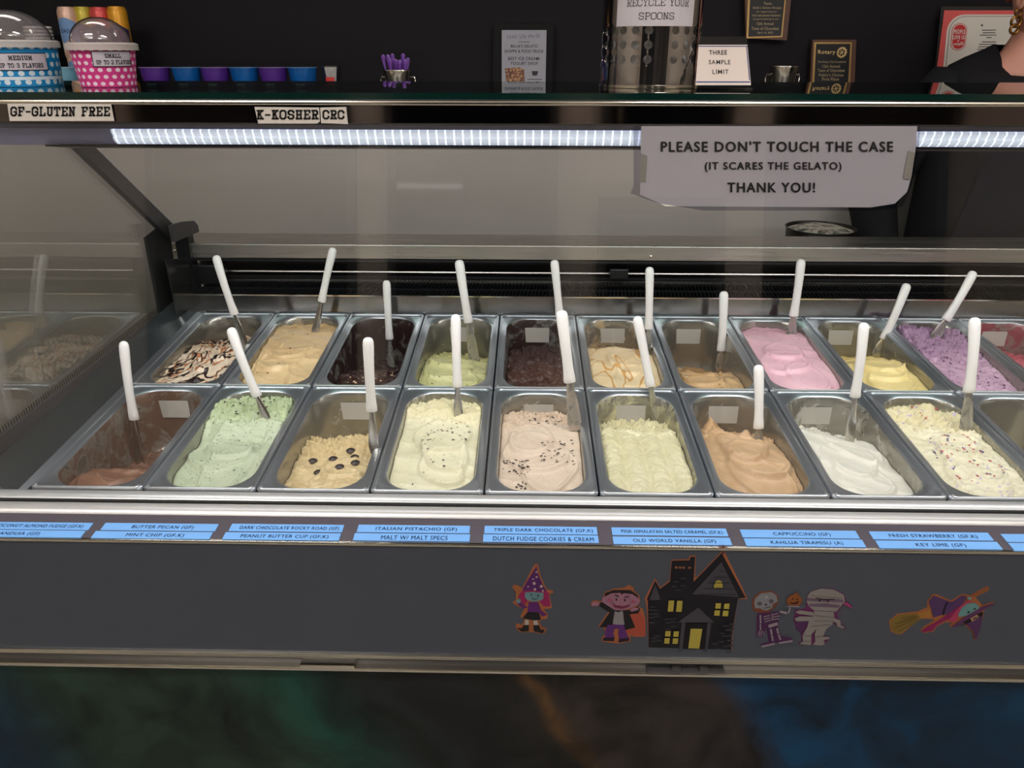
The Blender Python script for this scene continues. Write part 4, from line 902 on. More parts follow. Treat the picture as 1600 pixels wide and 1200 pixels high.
parts = [('outline', (104, 40, 92), z3([(930,240),(1100,172),(1300,185),(1450,260),(1475,360),(1570,440),(1560,465),(1440,420),(1340,560),(1380,640),(1440,730),(1490,770),(1450,785),(1340,740),(1290,690),(1170,800),(1150,870),(1245,885),(1230,925),(1165,1000),(1100,1018),(975,1008),(780,1000),(770,980),(820,960),(810,830),(700,660),(710,610),(720,500),(880,470),(890,330)])),
 ('cape', PU, z3([(720,660),(900,650),(900,740),(830,850),(740,780)])),
 ('head', MW, z3([(910,290),(950,230),(1100,180),(1290,195),(1440,270),(1460,370),(1390,450),(1330,520),(1000,500),(930,440),(895,370)])),
 ('face_band', (112, 88, 112), z3([(905,318),(1040,325),(1430,345),(1435,380),(1100,372),(900,360)])), ('face_band', (112, 88, 112), z3([(925,405),(1180,395),(1385,425),(1370,462),(1150,450),(945,442)])),
 ('brow', (20, 18, 22), z3([(1030,312),(1150,335),(1310,330),(1308,342),(1150,350),(1035,325)])), ('eye', (18, 16, 20), z3(circ(1085, 352, 13, 17, 8))), ('eye', (18, 16, 20), z3(circ(1207, 362, 13, 17, 8))),
 ('body', MW, z3([(1000,500),(1290,520),(1300,600),(1270,700),(1180,770),(1130,880),(1230,885),(1225,915),(1140,930),(1160,990),(1100,1010),(985,1000),(1020,950),(1010,850),(1040,760),(960,850),(960,990),(930,1005),(785,985),(840,950),(830,860),(900,740),(925,650),(990,600)])),
 ('arm', MW, z3([(725,520),(790,490),(990,520),(990,575),(780,545)])), ('arm', MW, z3([(715,610),(790,580),(990,585),(980,645),(740,655)])),
 ('trailing_wrap', MW, z3([(1290,600),(1385,640),(1395,710),(1445,735),(1430,760),(1340,730),(1330,675),(1270,650)])),
 ('headband_tail', (176, 60, 120), z3([(1440,370),(1500,385),(1560,450),(1550,465),(1480,420),(1435,395)]))]
for k, (x0, y0, x1, y1) in enumerate(((1010,560,1290,590),(1000,640,1280,640),(960,720,1240,690),(860,850,950,860),(1010,870,1120,860),(950,262,1400,300),(850,930,950,930))):
    parts.append(('wrap_line', (112, 108, 108), z3([(x0, y0), (x1, y1), (x1, y1 + 8), (x0, y0 + 8)])))
sticker('white bandaged mummy sticker with a frown and mauve face', parts)
# flying witch (crop origin 1380,900 scale 8.89)
z4 = lambda pts: Z(1380, 900, 8.889, pts)
parts = [('outline', OR, z4([(80,620),(200,520),(480,490),(610,430),(610,340),(690,250),(740,250),(940,340),(1090,245),(1200,265),(1440,140),(1475,175),(1460,200),(1280,290),(1370,400),(1530,355),(1545,375),(1400,470),(1385,560),(1350,700),(1300,885),(1250,875),(1240,780),(1110,660),(950,715),(915,690),(960,650),(860,640),(740,700),(700,770),(560,790),(515,760),(560,700),(670,640),(720,600),(560,590),(500,600),(250,810),(180,805),(100,760)])),
 ('broom_bristles', (138, 112, 46), z4([(90,630),(210,535),(470,515),(530,590),(235,800),(180,795),(110,745)])), ('broom_binding', (176, 120, 50), z4([(470,515),(600,480),(660,450),(670,560),(530,590)])),
 ('broom_handle', (150, 88, 44), z4([(1200,270),(1440,150),(1462,180),(1270,285)])),
 ('dress', (86, 54, 104), z4([(625,350),(700,265),(920,350),(860,440),(830,530),(690,570),(660,440)])), ('bodice', (86, 54, 104), z4([(900,355),(960,350),(1090,260),(1150,275),(1140,320),(1050,440),(1000,560),(850,530),(860,440)])),
 ('belt', (26, 20, 44), z4([(870,360),(900,352),(860,440),(845,530),(812,530),(832,440)])),
 ('scarf', (148, 24, 92), z4([(1060,400),(1060,480),(960,560),(830,620),(740,670),(680,745),(540,770),(530,755),(600,700),(700,650),(870,540)])),
 ('hair', (190, 60, 100), z4([(900,600),(1000,480),(1090,380),(1180,330),(1220,340),(1040,480),(1020,600),(960,630)])),
 ('face', (112, 158, 156), z4([(1075,440),(1150,375),(1260,360),(1330,410),(1310,460),(1140,540),(1050,560),(1030,530)])),
 ('hand', (112, 158, 156), z4(circ(1188, 298, 32, 20))),
 ('hat_brim', (96, 50, 96), z4([(940,690),(1100,570),(1370,410),(1530,362),(1530,378),(1390,450),(1130,640),(960,705)])),
 ('hat_cone', (86, 46, 96), z4([(1130,640),(1375,500),(1345,680),(1285,870),(1255,850),(1255,770),(1180,690)])),
 ('hat_band', (14, 12, 16), z4([(1100,625),(1370,478),(1372,525),(1130,660)])), ('buckle', (196, 156, 110), z4([(1195,575),(1290,520),(1312,550),(1225,618)])), ('buckle_slot', (14, 12, 16), z4([(1225,580),(1285,545),(1292,556),(1238,592)])),
 ('eye', (16, 18, 22), z4(circ(1172, 483, 16, 14, 8))), ('eye', (16, 18, 22), z4(circ(1255, 437, 14, 13, 8)))]
for a in ((150,640,470,540),(150,700,480,560),(190,750,490,580),(240,560,450,525)): parts.append(('bristle_line', (90, 70, 34), z4([(a[0], a[1]), (a[2], a[3]), (a[2], a[3] + 6), (a[0], a[1] + 8)])))
sticker('flying witch sticker on a broom with purple hat, rightmost of the clings', parts)

# ================================================================== ON THE GLASS SHELF
ZS = cz(-.046)
def dots_mat(name, base, dot, r0, nrow, ncol, z0, z1, rad=.27, band=None):
    mt = mat(name, base, .4, 0, .5); n = NT(mt); sp = n.new('ShaderNodeSeparateXYZ', {'Vector': n.coord()})
    ang = n.math('ARCTAN2', sp.outputs[1], sp.outputs[0])
    u = n.math('MULTIPLY', ang, ncol / (2 * PI)); v = n.math('MULTIPLY', n.math('SUBTRACT', sp.outputs[2], z0), nrow / (z1 - z0))
    fl = n.math('FLOOR', v); u = n.math('ADD', u, n.math('MULTIPLY', fl, .5))
    du = n.math('SUBTRACT', n.math('FRACT', u), .5); dv = n.math('SUBTRACT', n.math('FRACT', v), .5)
    d = n.math('SQRT', n.math('ADD', n.math('MULTIPLY', du, du), n.math('MULTIPLY', dv, dv)))
    f = n.math('LESS_THAN', d, rad)
    if band: f = n.math('MAXIMUM', f, n.math('LESS_THAN', n.math('ABSOLUTE', n.math('SUBTRACT', sp.outputs[2], band)), .0022))
    n.color(n.mix(f, base, dot)); return mt
def gelato_cup(label, c, rt, rb, h, dome_h, mt, lines, lw, lh, lz, la):
    t = thing('gelato_cup', label, 'cup', c)
    obj('cup_body', MB().lathe([(rb - .003, .002), (rb, 0), (rt, h), (rt + .0012, h), (rt + .0012, h + .002), (rt - .0005, h + .002), (rb - .001, .003)], n=48, cap1=True).map(lambda v: v + Vector(c)), mt, t, smooth=True, angle=50)
    # origin of the body pattern is the cup axis: keep object space centred
    obj('lid_ring', MB().lathe([(rt + .001, h - .006), (rt + .0045, h - .006), (rt + .0045, h + .002), (rt + .001, h + .004), (rt - .003, h + .004), (rt - .003, h + .001)], n=48, cap0=False, cap1=False).map(lambda v: v + Vector(c)), mat('lid_plastic', (206, 200, 196), .2, alpha=.75), t, smooth=True)
    pr = [(rt - .003, h + .004)] + [((rt - .004) * math.cos(a) , h + .004 + dome_h * math.sin(a)) for a in [PI / 2 * k / 12 * .86 for k in range(13)]]
    obj('dome', MB().lathe(pr, n=48, cap0=False).map(lambda v: v + Vector(c)), M_dome, t, smooth=True, angle=60)
    rz = lambda z: rb + (rt - rb) * z / h
    def fn(x, y, hh=0):
        r = rz(y) + hh; a = la + x / r; return Vector(c) + Vector((r * math.cos(a), r * math.sin(a), y))
    lm = MB(); N = 12; vs = [fn(-lw / 2 + lw * k / N, yy, .0006) for yy in (lz - lh / 2, lz + lh / 2) for k in range(N + 1)]
    lm.add(vs, [(k, k + 1, N + 2 + k, N + 1 + k) for k in range(N)])
    lb = obj('paper_label', lm, mat('cup_label_paper', (198, 190, 202), .5), t)
    bd = MB()
    for (x0, x1, y0, y1) in ((-lw/2, lw/2, lz + lh/2 - .001, lz + lh/2), (-lw/2, lw/2, lz - lh/2, lz - lh/2 + .001), (-lw/2, -lw/2 + .001, lz - lh/2, lz + lh/2), (lw/2 - .001, lw/2, lz - lh/2, lz + lh/2)):
        vs = [fn(x0 + (x1 - x0) * k / N, yy, .0009) for yy in (y0, y1) for k in range(N + 1)]; bd.add(vs, [(k, k + 1, N + 2 + k, N + 1 + k) for k in range(N)])
    obj('label_border', bd, M_ink, lb)
    obj('lettering', letter_mb(lines, lambda x, y, hh=0: fn(x, y, .001), slab=1.25), M_ink, lb)
    return t
YC = 1.225
c = aty(34, 120, YC); c = (c.x, YC, ZS + .0005)
h1 = aty(34, 68, YC).z - ZS
gelato_cup('blue polka dot gelato cup with domed lid labelled MEDIUM', c, .0555, .0535, h1, .042, dots_mat('blue_dots', (0, 128, 190), (206, 220, 230), 0, 5, 25, 0, h1 * 1.02, rad=.3, band=.0112),
           [('MEDIUM', .0, .0385, .03, .0065), ('UP TO 3 FLAVORS', 0, .0285, .058, .0065)], .072, .0235, .0335, -PI / 2 + .62)
c2_ = aty(168, 120, YC - .02); c2_ = (c2_.x, YC - .02, ZS + .0005)
h2 = aty(168, 72, YC - .02).z - ZS
gelato_cup('pink polka dot gelato cup with domed lid labelled SMALL', c2_, .0445, .0375, h2, .034, dots_mat('pink_dots', (206, 52, 132), (232, 210, 222), 0, 6, 22, 0, h2, rad=.29),
           [('SMALL', .0, .0415, .022, .006), ('UP TO 2 FLAVORS', .002, .033, .05, .006)], .056, .021, .0375, -PI / 2 + .76)

# perforated steel spoon caddy
cc_ = aty(1013, 130, 1.235); CY = Vector((cc_.x, 1.235, ZS + .0005)); CR = .0715
cad = thing('spoon_caddy', 'tall perforated steel caddy with a recycle your spoons paper', 'container', CY)
def cyl(a, z, r=CR): return CY + Vector((r * math.cos(a), r * math.sin(a), z))
cb_ = MB(); ncol = 24; z0c = .0285; dz = .0186; hr = .0056
def cell(i, zlo, zhi, hole):
    a0 = 2 * PI * i / ncol + .20; a1 = a0 + 2 * PI / ncol; am = (a0 + a1) / 2; zm = (zlo + zhi) / 2
    sq = [(a0, zlo), ((a0 + a1) / 2, zlo), (a1, zlo), (a1, zm), (a1, zhi), (am, zhi), (a0, zhi), (a0, zm)]
    if not hole:
        for k in range(4): 
            b0 = a0 + (a1 - a0) * k / 4; b1 = a0 + (a1 - a0) * (k + 1) / 4
            cb_.add([cyl(b0, zlo), cyl(b1, zlo), cyl(b1, zhi), cyl(b0, zhi)], [(0, 1, 2, 3)])
        return
    N = 16; sqp = []
    for k in range(8):
        p, q = sq[k], sq[(k + 1) % 8]; sqp += [p, ((p[0] + q[0]) / 2, (p[1] + q[1]) / 2)]
    circ_ = []
    for k in range(N):
        th = math.radians(225) + 2 * PI * k / N
        circ_.append((am + hr * math.cos(th) / CR, zm + hr * math.sin(th)))
    vs = [cyl(*p) for p in sqp] + [cyl(*p) for p in circ_] + [cyl(p[0], p[1], CR - .0012) for p in circ_]
    cb_.add(vs, [(k, (k + 1) % N, N + (k + 1) % N, N + k) for k in range(N)] + [(N + k, N + (k + 1) % N, 2 * N + (k + 1) % N, 2 * N + k) for k in range(N)])
for i in range(ncol):
    cell(i, 0, z0c, False)
    for r in range(3): cell(i, z0c + r * dz, z0c + (r + 1) * dz, i not in (17, 5))
    cell(i, z0c + 3 * dz, .16, False)
obj('body', cb_, steel('caddy_steel', (160, 158, 160), .1, (60, 60, 3), .04), cad, smooth=True)
obj('base_ring', MB().lathe([(CR, 0), (CR + .0012, 0), (CR + .0012, .004), (CR, .0045)], CY, 64, cap0=False, cap1=False), M_chrome, cad, smooth=True)
obj('base_plate', MB().lathe([(CR - .0005, .001), (CR - .0005, .002)], CY, 48), M_steel, cad)
obj('liner', MB().lathe([(CR - .018, .002), (CR - .014, .15), (CR - .016, .15), (CR - .02, .004)], CY, 32, cap0=False, cap1=False), M_white, cad, smooth=True)
def wrap(x, y, hh=0):
    a = -PI / 2 + x / CR; return cyl(a, y, CR + .0008 + hh)
pm = MB(); N = 14; za, zb = .0800, .15
vs = [wrap(-.064 + .116 * k / N, z, 0) for z in (za, zb) for k in range(N + 1)]
pm.add(vs, [(k, k + 1, N + 2 + k, N + 1 + k) for k in range(N)])
pp = obj('paper_label', pm, mat('caddy_paper', (196, 190, 196), .6), cad)
obj('lettering', letter_mb([('RECYCLE YOUR', -.003, .1090, .088, .0088), ('SPOONS', -.005, .0925, .048, .0088)], lambda x, y, h=0: wrap(x, y, .0005), slab=.55), M_ink, pp)

# THREE SAMPLE LIMIT acrylic stand
s3 = thing('sample_sign', 'small acrylic stand card reading THREE SAMPLE LIMIT beside the steel caddy', 'sign', aty(1130, 134, 1.18))
Ya, Yb = 1.165, 1.20
f3 = lambda x, y: aty(x, y, Ya + (Yb - Ya) * max(0, min(1, (134 - y) / 78)))
def slab3(pts, off, th): return MB().prism([f3(x, y) + Vector((0, -off, 0)) for x, y in pts], (0, -th, 0))
obj('acrylic', slab3([(1090, 57), (1166, 57), (1173, 134), (1085, 134)], 0, .002), M_clear, s3)
obj('foot', MB().box((f3(1085, 134).x, Ya - .012, ZS + .0003), (f3(1173, 134).x, Ya + .03, ZS + .0023)), M_clear, s3)
cd = obj('card', slab3([(1091, 70), (1167, 70), (1172.5, 133), (1086, 133)], .0022, .0006), mat('sign_card', (214, 200, 192), .55), s3)
for pts in ([(1091, 71.5), (1167, 71.5), (1167, 73), (1091, 73)], [(1087, 127), (1171, 127), (1171, 129), (1087, 129)], [(1165, 73), (1166.5, 73), (1171, 125), (1169.5, 125)]):
    obj('blue_border', slab3(pts, .0029, .0002), mat('navy_border', (44, 60, 120), .5), cd)
obj('lettering', letter_mb(pxl([('THREE', 1121, 82, 28, 7), ('SAMPLE', 1123.5, 97, 34, 7), ('LIMIT', 1125, 112, 25, 7)]), lambda x, y, h=0: f3(x, -y) + Vector((0, -.0033, 0)), bold=.02), M_ink, cd)

# ================================================================== ON THE BACK COUNTER
YR = 2.32
def small_cup(px, colname, col, lab, YR=YR):
    p = aty(px, 115, YR); t = thing('sample_cup', lab, 'cup', (p.x, YR, ZC), group='coloured plastic cups on the back counter')
    ztop = aty(px, 105, YR).z - ZC; c = (p.x, YR, ZC + .0005)
    mt = mat('cup_' + colname, col, .15, 0, .5, alpha=.8)
    obj('cup_body', MB().lathe([(.026, 0), (.03, .004), (.0385, ztop * .8), (.040, ztop * .98), (.039, ztop * .98), (.037, ztop * .8), (.028, .006)], c, 28, cap1=True), mt, t, smooth=True)
    obj('cup_rim', MB().lathe([(.0385, ztop * .97), (.043, ztop * .97), (.043, ztop), (.0385, ztop)], c, 28, cap0=False, cap1=False), mat('rim_' + colname, tuple(min(255, int(v * .6 + 90)) for v in col), .15, alpha=.7), t, smooth=True)
    obj('swirl_print', MB().lathe([(.0365, ztop * .25), (.0378, ztop * .42)], c, 10, -PI / 2 - .35, -PI / 2 + .35), mat('print_white', (190, 200, 214), .5), t)
cl = [(243, 'purple', (84, 44, 140)), (292, 'blue', (12, 92, 168)), (337, 'purple', (84, 44, 140)), (382, 'blue', (12, 92, 168)), (427, 'purple', (84, 44, 140)), (473, 'blue', (12, 92, 168))]
od = ['closest to the pink cup', 'second from the left', 'third from the left', 'fourth from the left', 'fifth from the left', 'next to the clear spoon cup']
for k, (px, cn, col) in enumerate(cl): small_cup(px, cn, col, '%s plastic cup on the back counter, %s of six' % (cn, od[k]) if 'left' in od[k] else '%s plastic cup on the back counter, %s' % (cn, od[k]))
small_cup(99, 'pale_blue', (120, 176, 200), 'pale blue cup half hidden behind the medium cup', 2.23)

def can(px, ytop, ybot, Yd, col, band, lab, word=False, disc=None):
    a = aty(px, ytop, Yd); zt = a.z; zb = zt - .137 if ybot is None else ybot; r = .0262; h = zt - zb
    c = (a.x, Yd, zb)
    t = thing('drink_can', lab, 'can', c, group='slim drink cans on the back counter')
    prof = [(r * .82, .0), (r * .9, .003), (r, .010), (r, h - .014), (r * .9, h - .005), (r * .84, h - .003), (r * .84, h), (r * .78, h), (r * .78, h - .003)]
    obj('can_body', MB().lathe(prof, c, 28), mat('can_%d_%d_%d' % col, col, .35, .3), t, smooth=True)
    N = 16; mb = MB(); vs = []
    za, zb2 = h * (.36 if word else .1), h * (.74 if word else .62)
    for k in range(N + 1):
        ang = -PI / 2 - 1.45 + 2.9 * k / N
        for z in (za + .006 * math.sin(k * .8), zb2 + .008 * math.cos((k - N / 2) * .35)):
            vs.append((c[0] + (r + .0004) * math.cos(ang), c[1] + (r + .0004) * math.sin(ang), c[2] + z))
    mb.add(vs, [(2 * k, 2 * k + 2, 2 * k + 3, 2 * k + 1) for k in range(N)])
    b = obj('can_band', mb, mat('band_%d_%d_%d' % band, band, .4), t, smooth=True)
    fn = lambda x, y, hh=0: Vector((c[0] + (r + .0008) * math.cos(-PI / 2 - .05 + x / r), c[1] + (r + .0008) * math.sin(-PI / 2 - .05 + x / r), c[2] + y))
    if word: obj('lettering', letter_mb([('CIAO!', 0, h * .55, .026, .010)], fn, bold=.02), mat('navy_word', (20, 36, 84), .5), b)
    else:
        mb = MB(); mb.add([fn(x * .005, h * .53 + y * .005) for x, y in star(0, 0, 1)], [tuple(range(10))]); obj('star_emblem', mb, mat('pale_print', (190, 180, 200), .5), b)
    if disc:
        mb = MB(); mb.add([fn(x, y) for x, y in circ(0, h * .26, .0085, .0105, 16)], [tuple(range(16))]); obj('fruit_print', mb, mat('fruit_%d_%d_%d' % disc, disc, .5), t)
zt_low = None
top1 = aty(104, 11, 2.34)
hh = .135
can(103, 11, aty(103, 11, 2.34).z - .135, 2.34, (206, 170, 150), (104, 140, 186), 'peach and blue drink can reading CIAO!, upper of the stacked pair', True, (220, 140, 50))
can(119, 82.5, ZC + .0005, 2.34, (206, 170, 150), (104, 140, 186), 'peach and blue drink can reading CIAO!, lower of the stacked pair', True)
can(128, 11, aty(128, 11, 2.36).z - .135, 2.36, (176, 160, 50), (36, 32, 78), 'yellow and navy drink can behind the pink cup')
can(154, 11.5, aty(154, 11.5, 2.36).z - .135, 2.36, (196, 70, 70), (36, 32, 78), 'red and navy drink can behind the pink cup')
can(181, 10.5, aty(181, 10.5, 2.36).z - .135, 2.36, (206, 146, 36), (36, 32, 78), 'orange and navy drink can behind the pink cup')
for k, px in enumerate((142, 166, 190)):
    can(px, 83, ZC + .0005, 2.36, [(206, 160, 80), (196, 70, 70), (206, 146, 36)][k], (36, 32, 78), 'drink can of the lower layer, holding up the %s navy one' % ['yellow', 'red', 'orange'][k])
# stack of white lids behind the medium cup
p = aty(58, 42, 2.42); t = thing('lid_stack', 'stack of white plastic lids behind the medium cup', 'lids', (p.x, 2.42, ZC))
k = 0; z = ZC + .0005
while z < p.z:
    obj('lid', MB().lathe([(.036, 0), (.038, .004), (.036, .008)], (p.x, 2.42, z), 24), M_white, t, smooth=True); z += .0095

# clear cup with white sticks and red print
p = aty(518, 115, YR); zt = aty(518, 103, YR).z - ZC
t = thing('spoon_cup', 'clear plastic cup of white spoons with a red print', 'cup', (p.x, YR, ZC))
obj('cup_body', MB().lathe([(.019, 0), (.0275, zt), (.0262, zt), (.018, .002)], (p.x, YR, ZC + .0005), 24), M_clear, t, smooth=True)
for k in range(5):
    x = p.x - .014 + k * .007
    obj('spoon', MB().tube([(x * .5 + p.x * .5, YR - .004, ZC + .004), (x, YR - .006, ZC + zt - .003)], [(.0022, .001), (.0032, .001)], 8), M_white, t)
obj('red_print', MB().lathe([(.0235, zt * .3), (.0255, zt * .62)], (p.x, YR, ZC + .0005), 8, -PI / 2 - .5, -PI / 2 + .5), mat('red_print', (200, 50, 50), .5), t)

def bucket(px, ytop, r, lab, spoons):
    p = aty(px, ytop, YR); h = p.z - ZC; c = (p.x, YR, ZC + .0005)
    t = thing('steel_bucket', lab, 'bucket', c)
    obj('bucket_body', MB().lathe([(r * .74, 0), (r * .76, .001), (r * .94, h - .004), (r, h - .003), (r, h - .0005), (r * .92, h - .0008), (r * .72, .003)], c, 32), M_chrome, t, smooth=True)
    for s in (-1, 1):
        hp = [(c[0] + s * (r * .9), c[1], c[2] + h * .7), (c[0] + s * (r * 1.12), c[1], c[2] + h * .72), (c[0] + s * r * 1.2, c[1], c[2] + h * .6), (c[0] + s * r * 1.14, c[1], c[2] + h * .42)]
        obj('handle', MB().tube(hp, .0022, 8), M_chrome, t, smooth=True)
    return t, c, h
bucket(1225, 103, .0395, 'small empty steel bucket left of the small plaque', False)
t, c, h = bucket(621, 109, .041, 'small steel bucket filled with purple spoons', True)
M_pur = mat('purple_plastic', (104, 56, 150), .25, alpha=.9); rnd = random.Random(4)
for k in range(16):
    a = 2 * PI * k / 16; rr_ = .012 + .018 * (k % 3) / 2; x = c[0] + rr_ * math.cos(a); y = c[1] + rr_ * math.sin(a)
    hh = h + .006 + rnd.uniform(.006, .026); tl = Vector((math.cos(a) * .008, math.sin(a) * .006, 0))
    s = thing('plastic_spoon', 'purple plastic spoon in the small steel bucket', 'spoon', (x, y, c[2] + .004), group='purple spoons in the steel bucket')
    b = Vector((x - tl.x, y - tl.y, c[2] + .004)); e = Vector((x, y, c[2] + hh)) + tl
    obj('stem', MB().tube([b, b + (e - b) * .75, e], [(.0022, .0012), (.003, .0012), (.0052, .0016)], 8), M_pur, s, smooth=True)
    obj('bowl', MB().tube([e, e + Vector((0, 0, .006)), e + Vector((0, 0, .011))], [(.0052, .0016), (.0062, .002), (.003, .001)], 8), M_pur, s, smooth=True)

# ------------------------------------------------------------------ framed things on and before the wall
YF = 2.47
M_gold = mat('brass_line', (196, 160, 100), .35, .8); M_wood = mat('walnut', (74, 44, 32), .45)
n = NT(M_wood); n.color(n.mix(n.noise(n.new('ShaderNodeMapping', {'Vector': n.coord(), 'Scale': (8, 8, 60)}).outputs[0], 2, 4), (58, 34, 26), (98, 62, 44)))
M_gink = mat('gold_ink', (170, 150, 112), .4)
def pane(name, px, Y, off, th, mt, par):
    P = [aty(x, y, Y) + Vector((0, -off, 0)) for x, y in px]
    for p_ in P: p_.z = max(p_.z, ZC + .001 + off * .2)
    return obj(name, MB().prism(P, (0, -th, 0)), mt, par)
t = thing('framed_certificate', 'black framed white certificate standing against the black wall', 'frame', aty(819, 160, YF))
pane('frame', [(772, 38), (865, 38), (862, 162), (770, 162)], YF + .02, 0, .02, mat('frame_black', (8, 8, 10), .6, 0, .2), t)
pg = pane('paper', [(784, 47), (854, 47), (852, 152), (784, 152)], YF, .0005, .001, mat('grey_paper', (150, 150, 160), .5), t)
obj('lettering', letter_mb(pxl([("Lovin' Life", 807, 56.5, 30, 7), ('after 50', 834, 56, 18, 6)]), px_map(YF, .0018)), mat('grey_ink', (96, 104, 124), .6), pg)
obj('lettering', letter_mb(pxl([('WINNER', 819, 65.5, 17, 2), ("BELLA'S GELATO", 819, 72, 42, 4.8), ('SHOPPE & FOOD TRUCK', 819, 80, 61, 4.8), ('BEST ICE CREAM/', 819, 91.5, 50, 5), ('YOGURT SHOP', 819, 99, 43, 5), ('BEST ICE CREAM', 819, 134, 48, 4.5), ('SHOPPE & FOOD TRUCK', 819, 142, 58, 4.5)]), px_map(YF, .0018), bold=.005), mat('dark_ink', (34, 34, 38), .6), pg)
obj('photo_print', MB().prism([aty(x, y, YF) + Vector((0, -.0016, 0)) for x, y in ((789, 107), (810, 105), (819, 108), (820, 128), (791, 128))], (0, -.0003, 0)), mat('photo_brown', (110, 70, 50), .5), pg)
n = NT(MATS['photo_brown']); n.color(n.ramp(n.noise(n.coord(), 160, 2), [(.35, (70, 30, 34)), (.5, (120, 74, 50)), (.65, (176, 140, 96))]))
obj('emblem', MB().prism([aty(x, y, YF) + Vector((0, -.0016, 0)) for x, y in ((831, 111), (841, 111), (839, 118), (832, 118))], (0, -.0003, 0)).prism([aty(x, y, YF) + Vector((0, -.0016, 0)) for x, y in ((824, 123.5), (847, 123.5), (847, 124.5), (824, 124.5))], (0, -.0003, 0)), mat('dark_ink', (34, 34, 38), .6), pg)

t = thing('award_plaque', 'small walnut and black plaque reading Rotary behind the glass shelf', 'plaque', aty(1300, 150, YF))
pane('wood_backing', [(1267, 62), (1335, 62), (1331, 150), (1262, 150)], YF + .015, 0, .015, M_wood, t)
pane('gold_edge', [(1272, 66), (1331, 66), (1327, 147), (1268, 147)], YF, .0005, .001, M_gold, t)
bp = pane('black_plate', [(1275, 68.5), (1328, 68.5), (1324, 145), (1271, 145)], YF, .0017, .0008, M_black, t)
obj('lettering', letter_mb(pxl([('Rotary', 1291, 82, 27, 8)]), px_map(YF, .003), bold=.02), mat('gold_word', (206, 176, 120), .4), bp)
obj('lettering', letter_mb(pxl([('The Rotary Club Foundation', 1299, 97, 44, 4), ('12th Annual', 1298, 103.5, 27, 4.4), ('Taste of Chocolate', 1298, 110, 42, 4.6), ("Public's Choice", 1298, 117, 38, 4.6), ('First Place', 1297, 123.5, 26, 4.6)]), px_map(YF, .003), bold=.005), M_gink, bp)
ce = aty(1314.5, 82, YF)
wh = MB().lathe([(.0098, 0), (.0098, .0006), (.0140, .0006), (.0140, 0)], n=24, cap0=False, cap1=False)
for k in range(12):
    a = 2 * PI * k / 12; wh.box((.0136 * math.cos(a) - .001, .0136 * math.sin(a) - .001, 0), (.0136 * math.cos(a) + .002, .0136 * math.sin(a) + .002, .0006))
for k in range(6):
    a = 2 * PI * k / 6; d = Vector((math.cos(a), math.sin(a), 0)); q = Vector((-d.y, d.x, 0)) * .0008; wh.prism([-q, d * .010 - q, d * .010 + q, q], (0, 0, .0004))
obj('wheel_emblem', wh.map(lambda v: Vector((ce.x + v.x, YF - .003 - v.z, ce.z + v.y))), mat('gold_word', (206, 176, 120), .4), bp)

t = thing('award_plaque', 'larger dark walnut plaque hung higher, its top cut by the frame', 'plaque', aty(1200, 60, YF))
pane('wood_backing', [(1160, -60), (1240, -60), (1227, 63), (1164, 60)], YF + .015, 0, .015, M_wood, t)
pane('gold_edge', [(1171, -56), (1233, -56), (1222, 58), (1166, 60)], YF, .0005, .001, M_gold, t)
bp = pane('black_plate', [(1174, -53), (1231, -53), (1220, 56), (1169, 57.5)], YF, .0017, .0008, M_black, t)
obj('lettering', letter_mb(pxl([('Thanks', 1199, 5.5, 13, 4), ("Bella's Gelato Shoppe", 1198.5, 12.5, 44, 4.5), ('for supporting our', 1197.5, 18.5, 32, 3.6), ('local educational initiatives', 1197, 24, 44, 3.6), ('by participating in our', 1196.5, 30, 40, 3.6), ('12th Annual', 1195, 37, 26, 4.6), ('Taste of Chocolate', 1195, 44.5, 42, 4.6), ('April 16, 2023', 1195, 51.5, 24, 4)]), px_map(YF, .003), bold=.005), M_gink, bp)

t = thing('review_poster', 'laminated red and white poster reading PEOPLE LOVE US behind the server', 'poster', aty(1520, 140, YF))
pane('laminate', [(1470, 10), (1625, 10), (1610, 190), (1448, 190)], YF + .01, 0, .003, mat('poster_black', (26, 26, 30), .3), t)
rd = pane('red_sheet', [(1477, 16), (1622, 16), (1606, 186), (1452, 186)], YF, -.006, .001, mat('poster_red', (206, 84, 84), .5), t)
def rr_px(x0, y0, x1, y1, r, sk, nseg=6):
    pts = []
    for cx, cy, a0 in ((x1 - r, y0 + r, -90), (x1 - r, y1 - r, 0), (x0 + r, y1 - r, 90), (x0 + r, y0 + r, 180)):
        for k in range(nseg + 1):
            a = math.radians(a0 + 90 * k / nseg); x = cx + r * math.cos(a); y = cy + r * math.sin(a); pts.append((x - (y - y0) * sk, y))
    return pts
pane('white_field', rr_px(1483, 22.5, 1612, 176, 26, .10), YF, -.0045, .0008, mat('poster_white', (206, 202, 194), .5), t)
pane('grey_outline', rr_px(1486, 25, 1609, 173, 24, .10), YF, -.0034, .0003, mat('poster_grey', (120, 110, 110), .5), t)
pane('white_field', rr_px(1487, 26, 1608, 172, 23, .10), YF, -.0030, .0003, mat('poster_white', (206, 202, 194), .5), t)
pane('badge_line', rr_px(1489, 36, 1513, 79, 11.5, .10), YF, -.0026, .0003, mat('badge_red', (190, 40, 44), .5), t)
pane('badge_ring', rr_px(1490, 37, 1512, 78, 10.5, .10), YF, -.0022, .0003, mat('poster_white', (206, 202, 194), .5), t)
bd = pane('badge', rr_px(1491.3, 38.3, 1510.7, 76.5, 9.5, .10), YF, -.0018, .0003, mat('badge_red', (190, 40, 44), .5), t)
obj('lettering', letter_mb(pxl([('PEOPLE', 1499.5, 49.5, 17.5, 7), ('LOVE US', 1498.5, 58.2, 18.5, 6.5), ('on', 1497.5, 64, 3, 2), ('yelp', 1495.5, 69, 12, 5)]), px_map(YF, -.0014), bold=.03), mat('poster_white', (206, 202, 194), .5), bd)
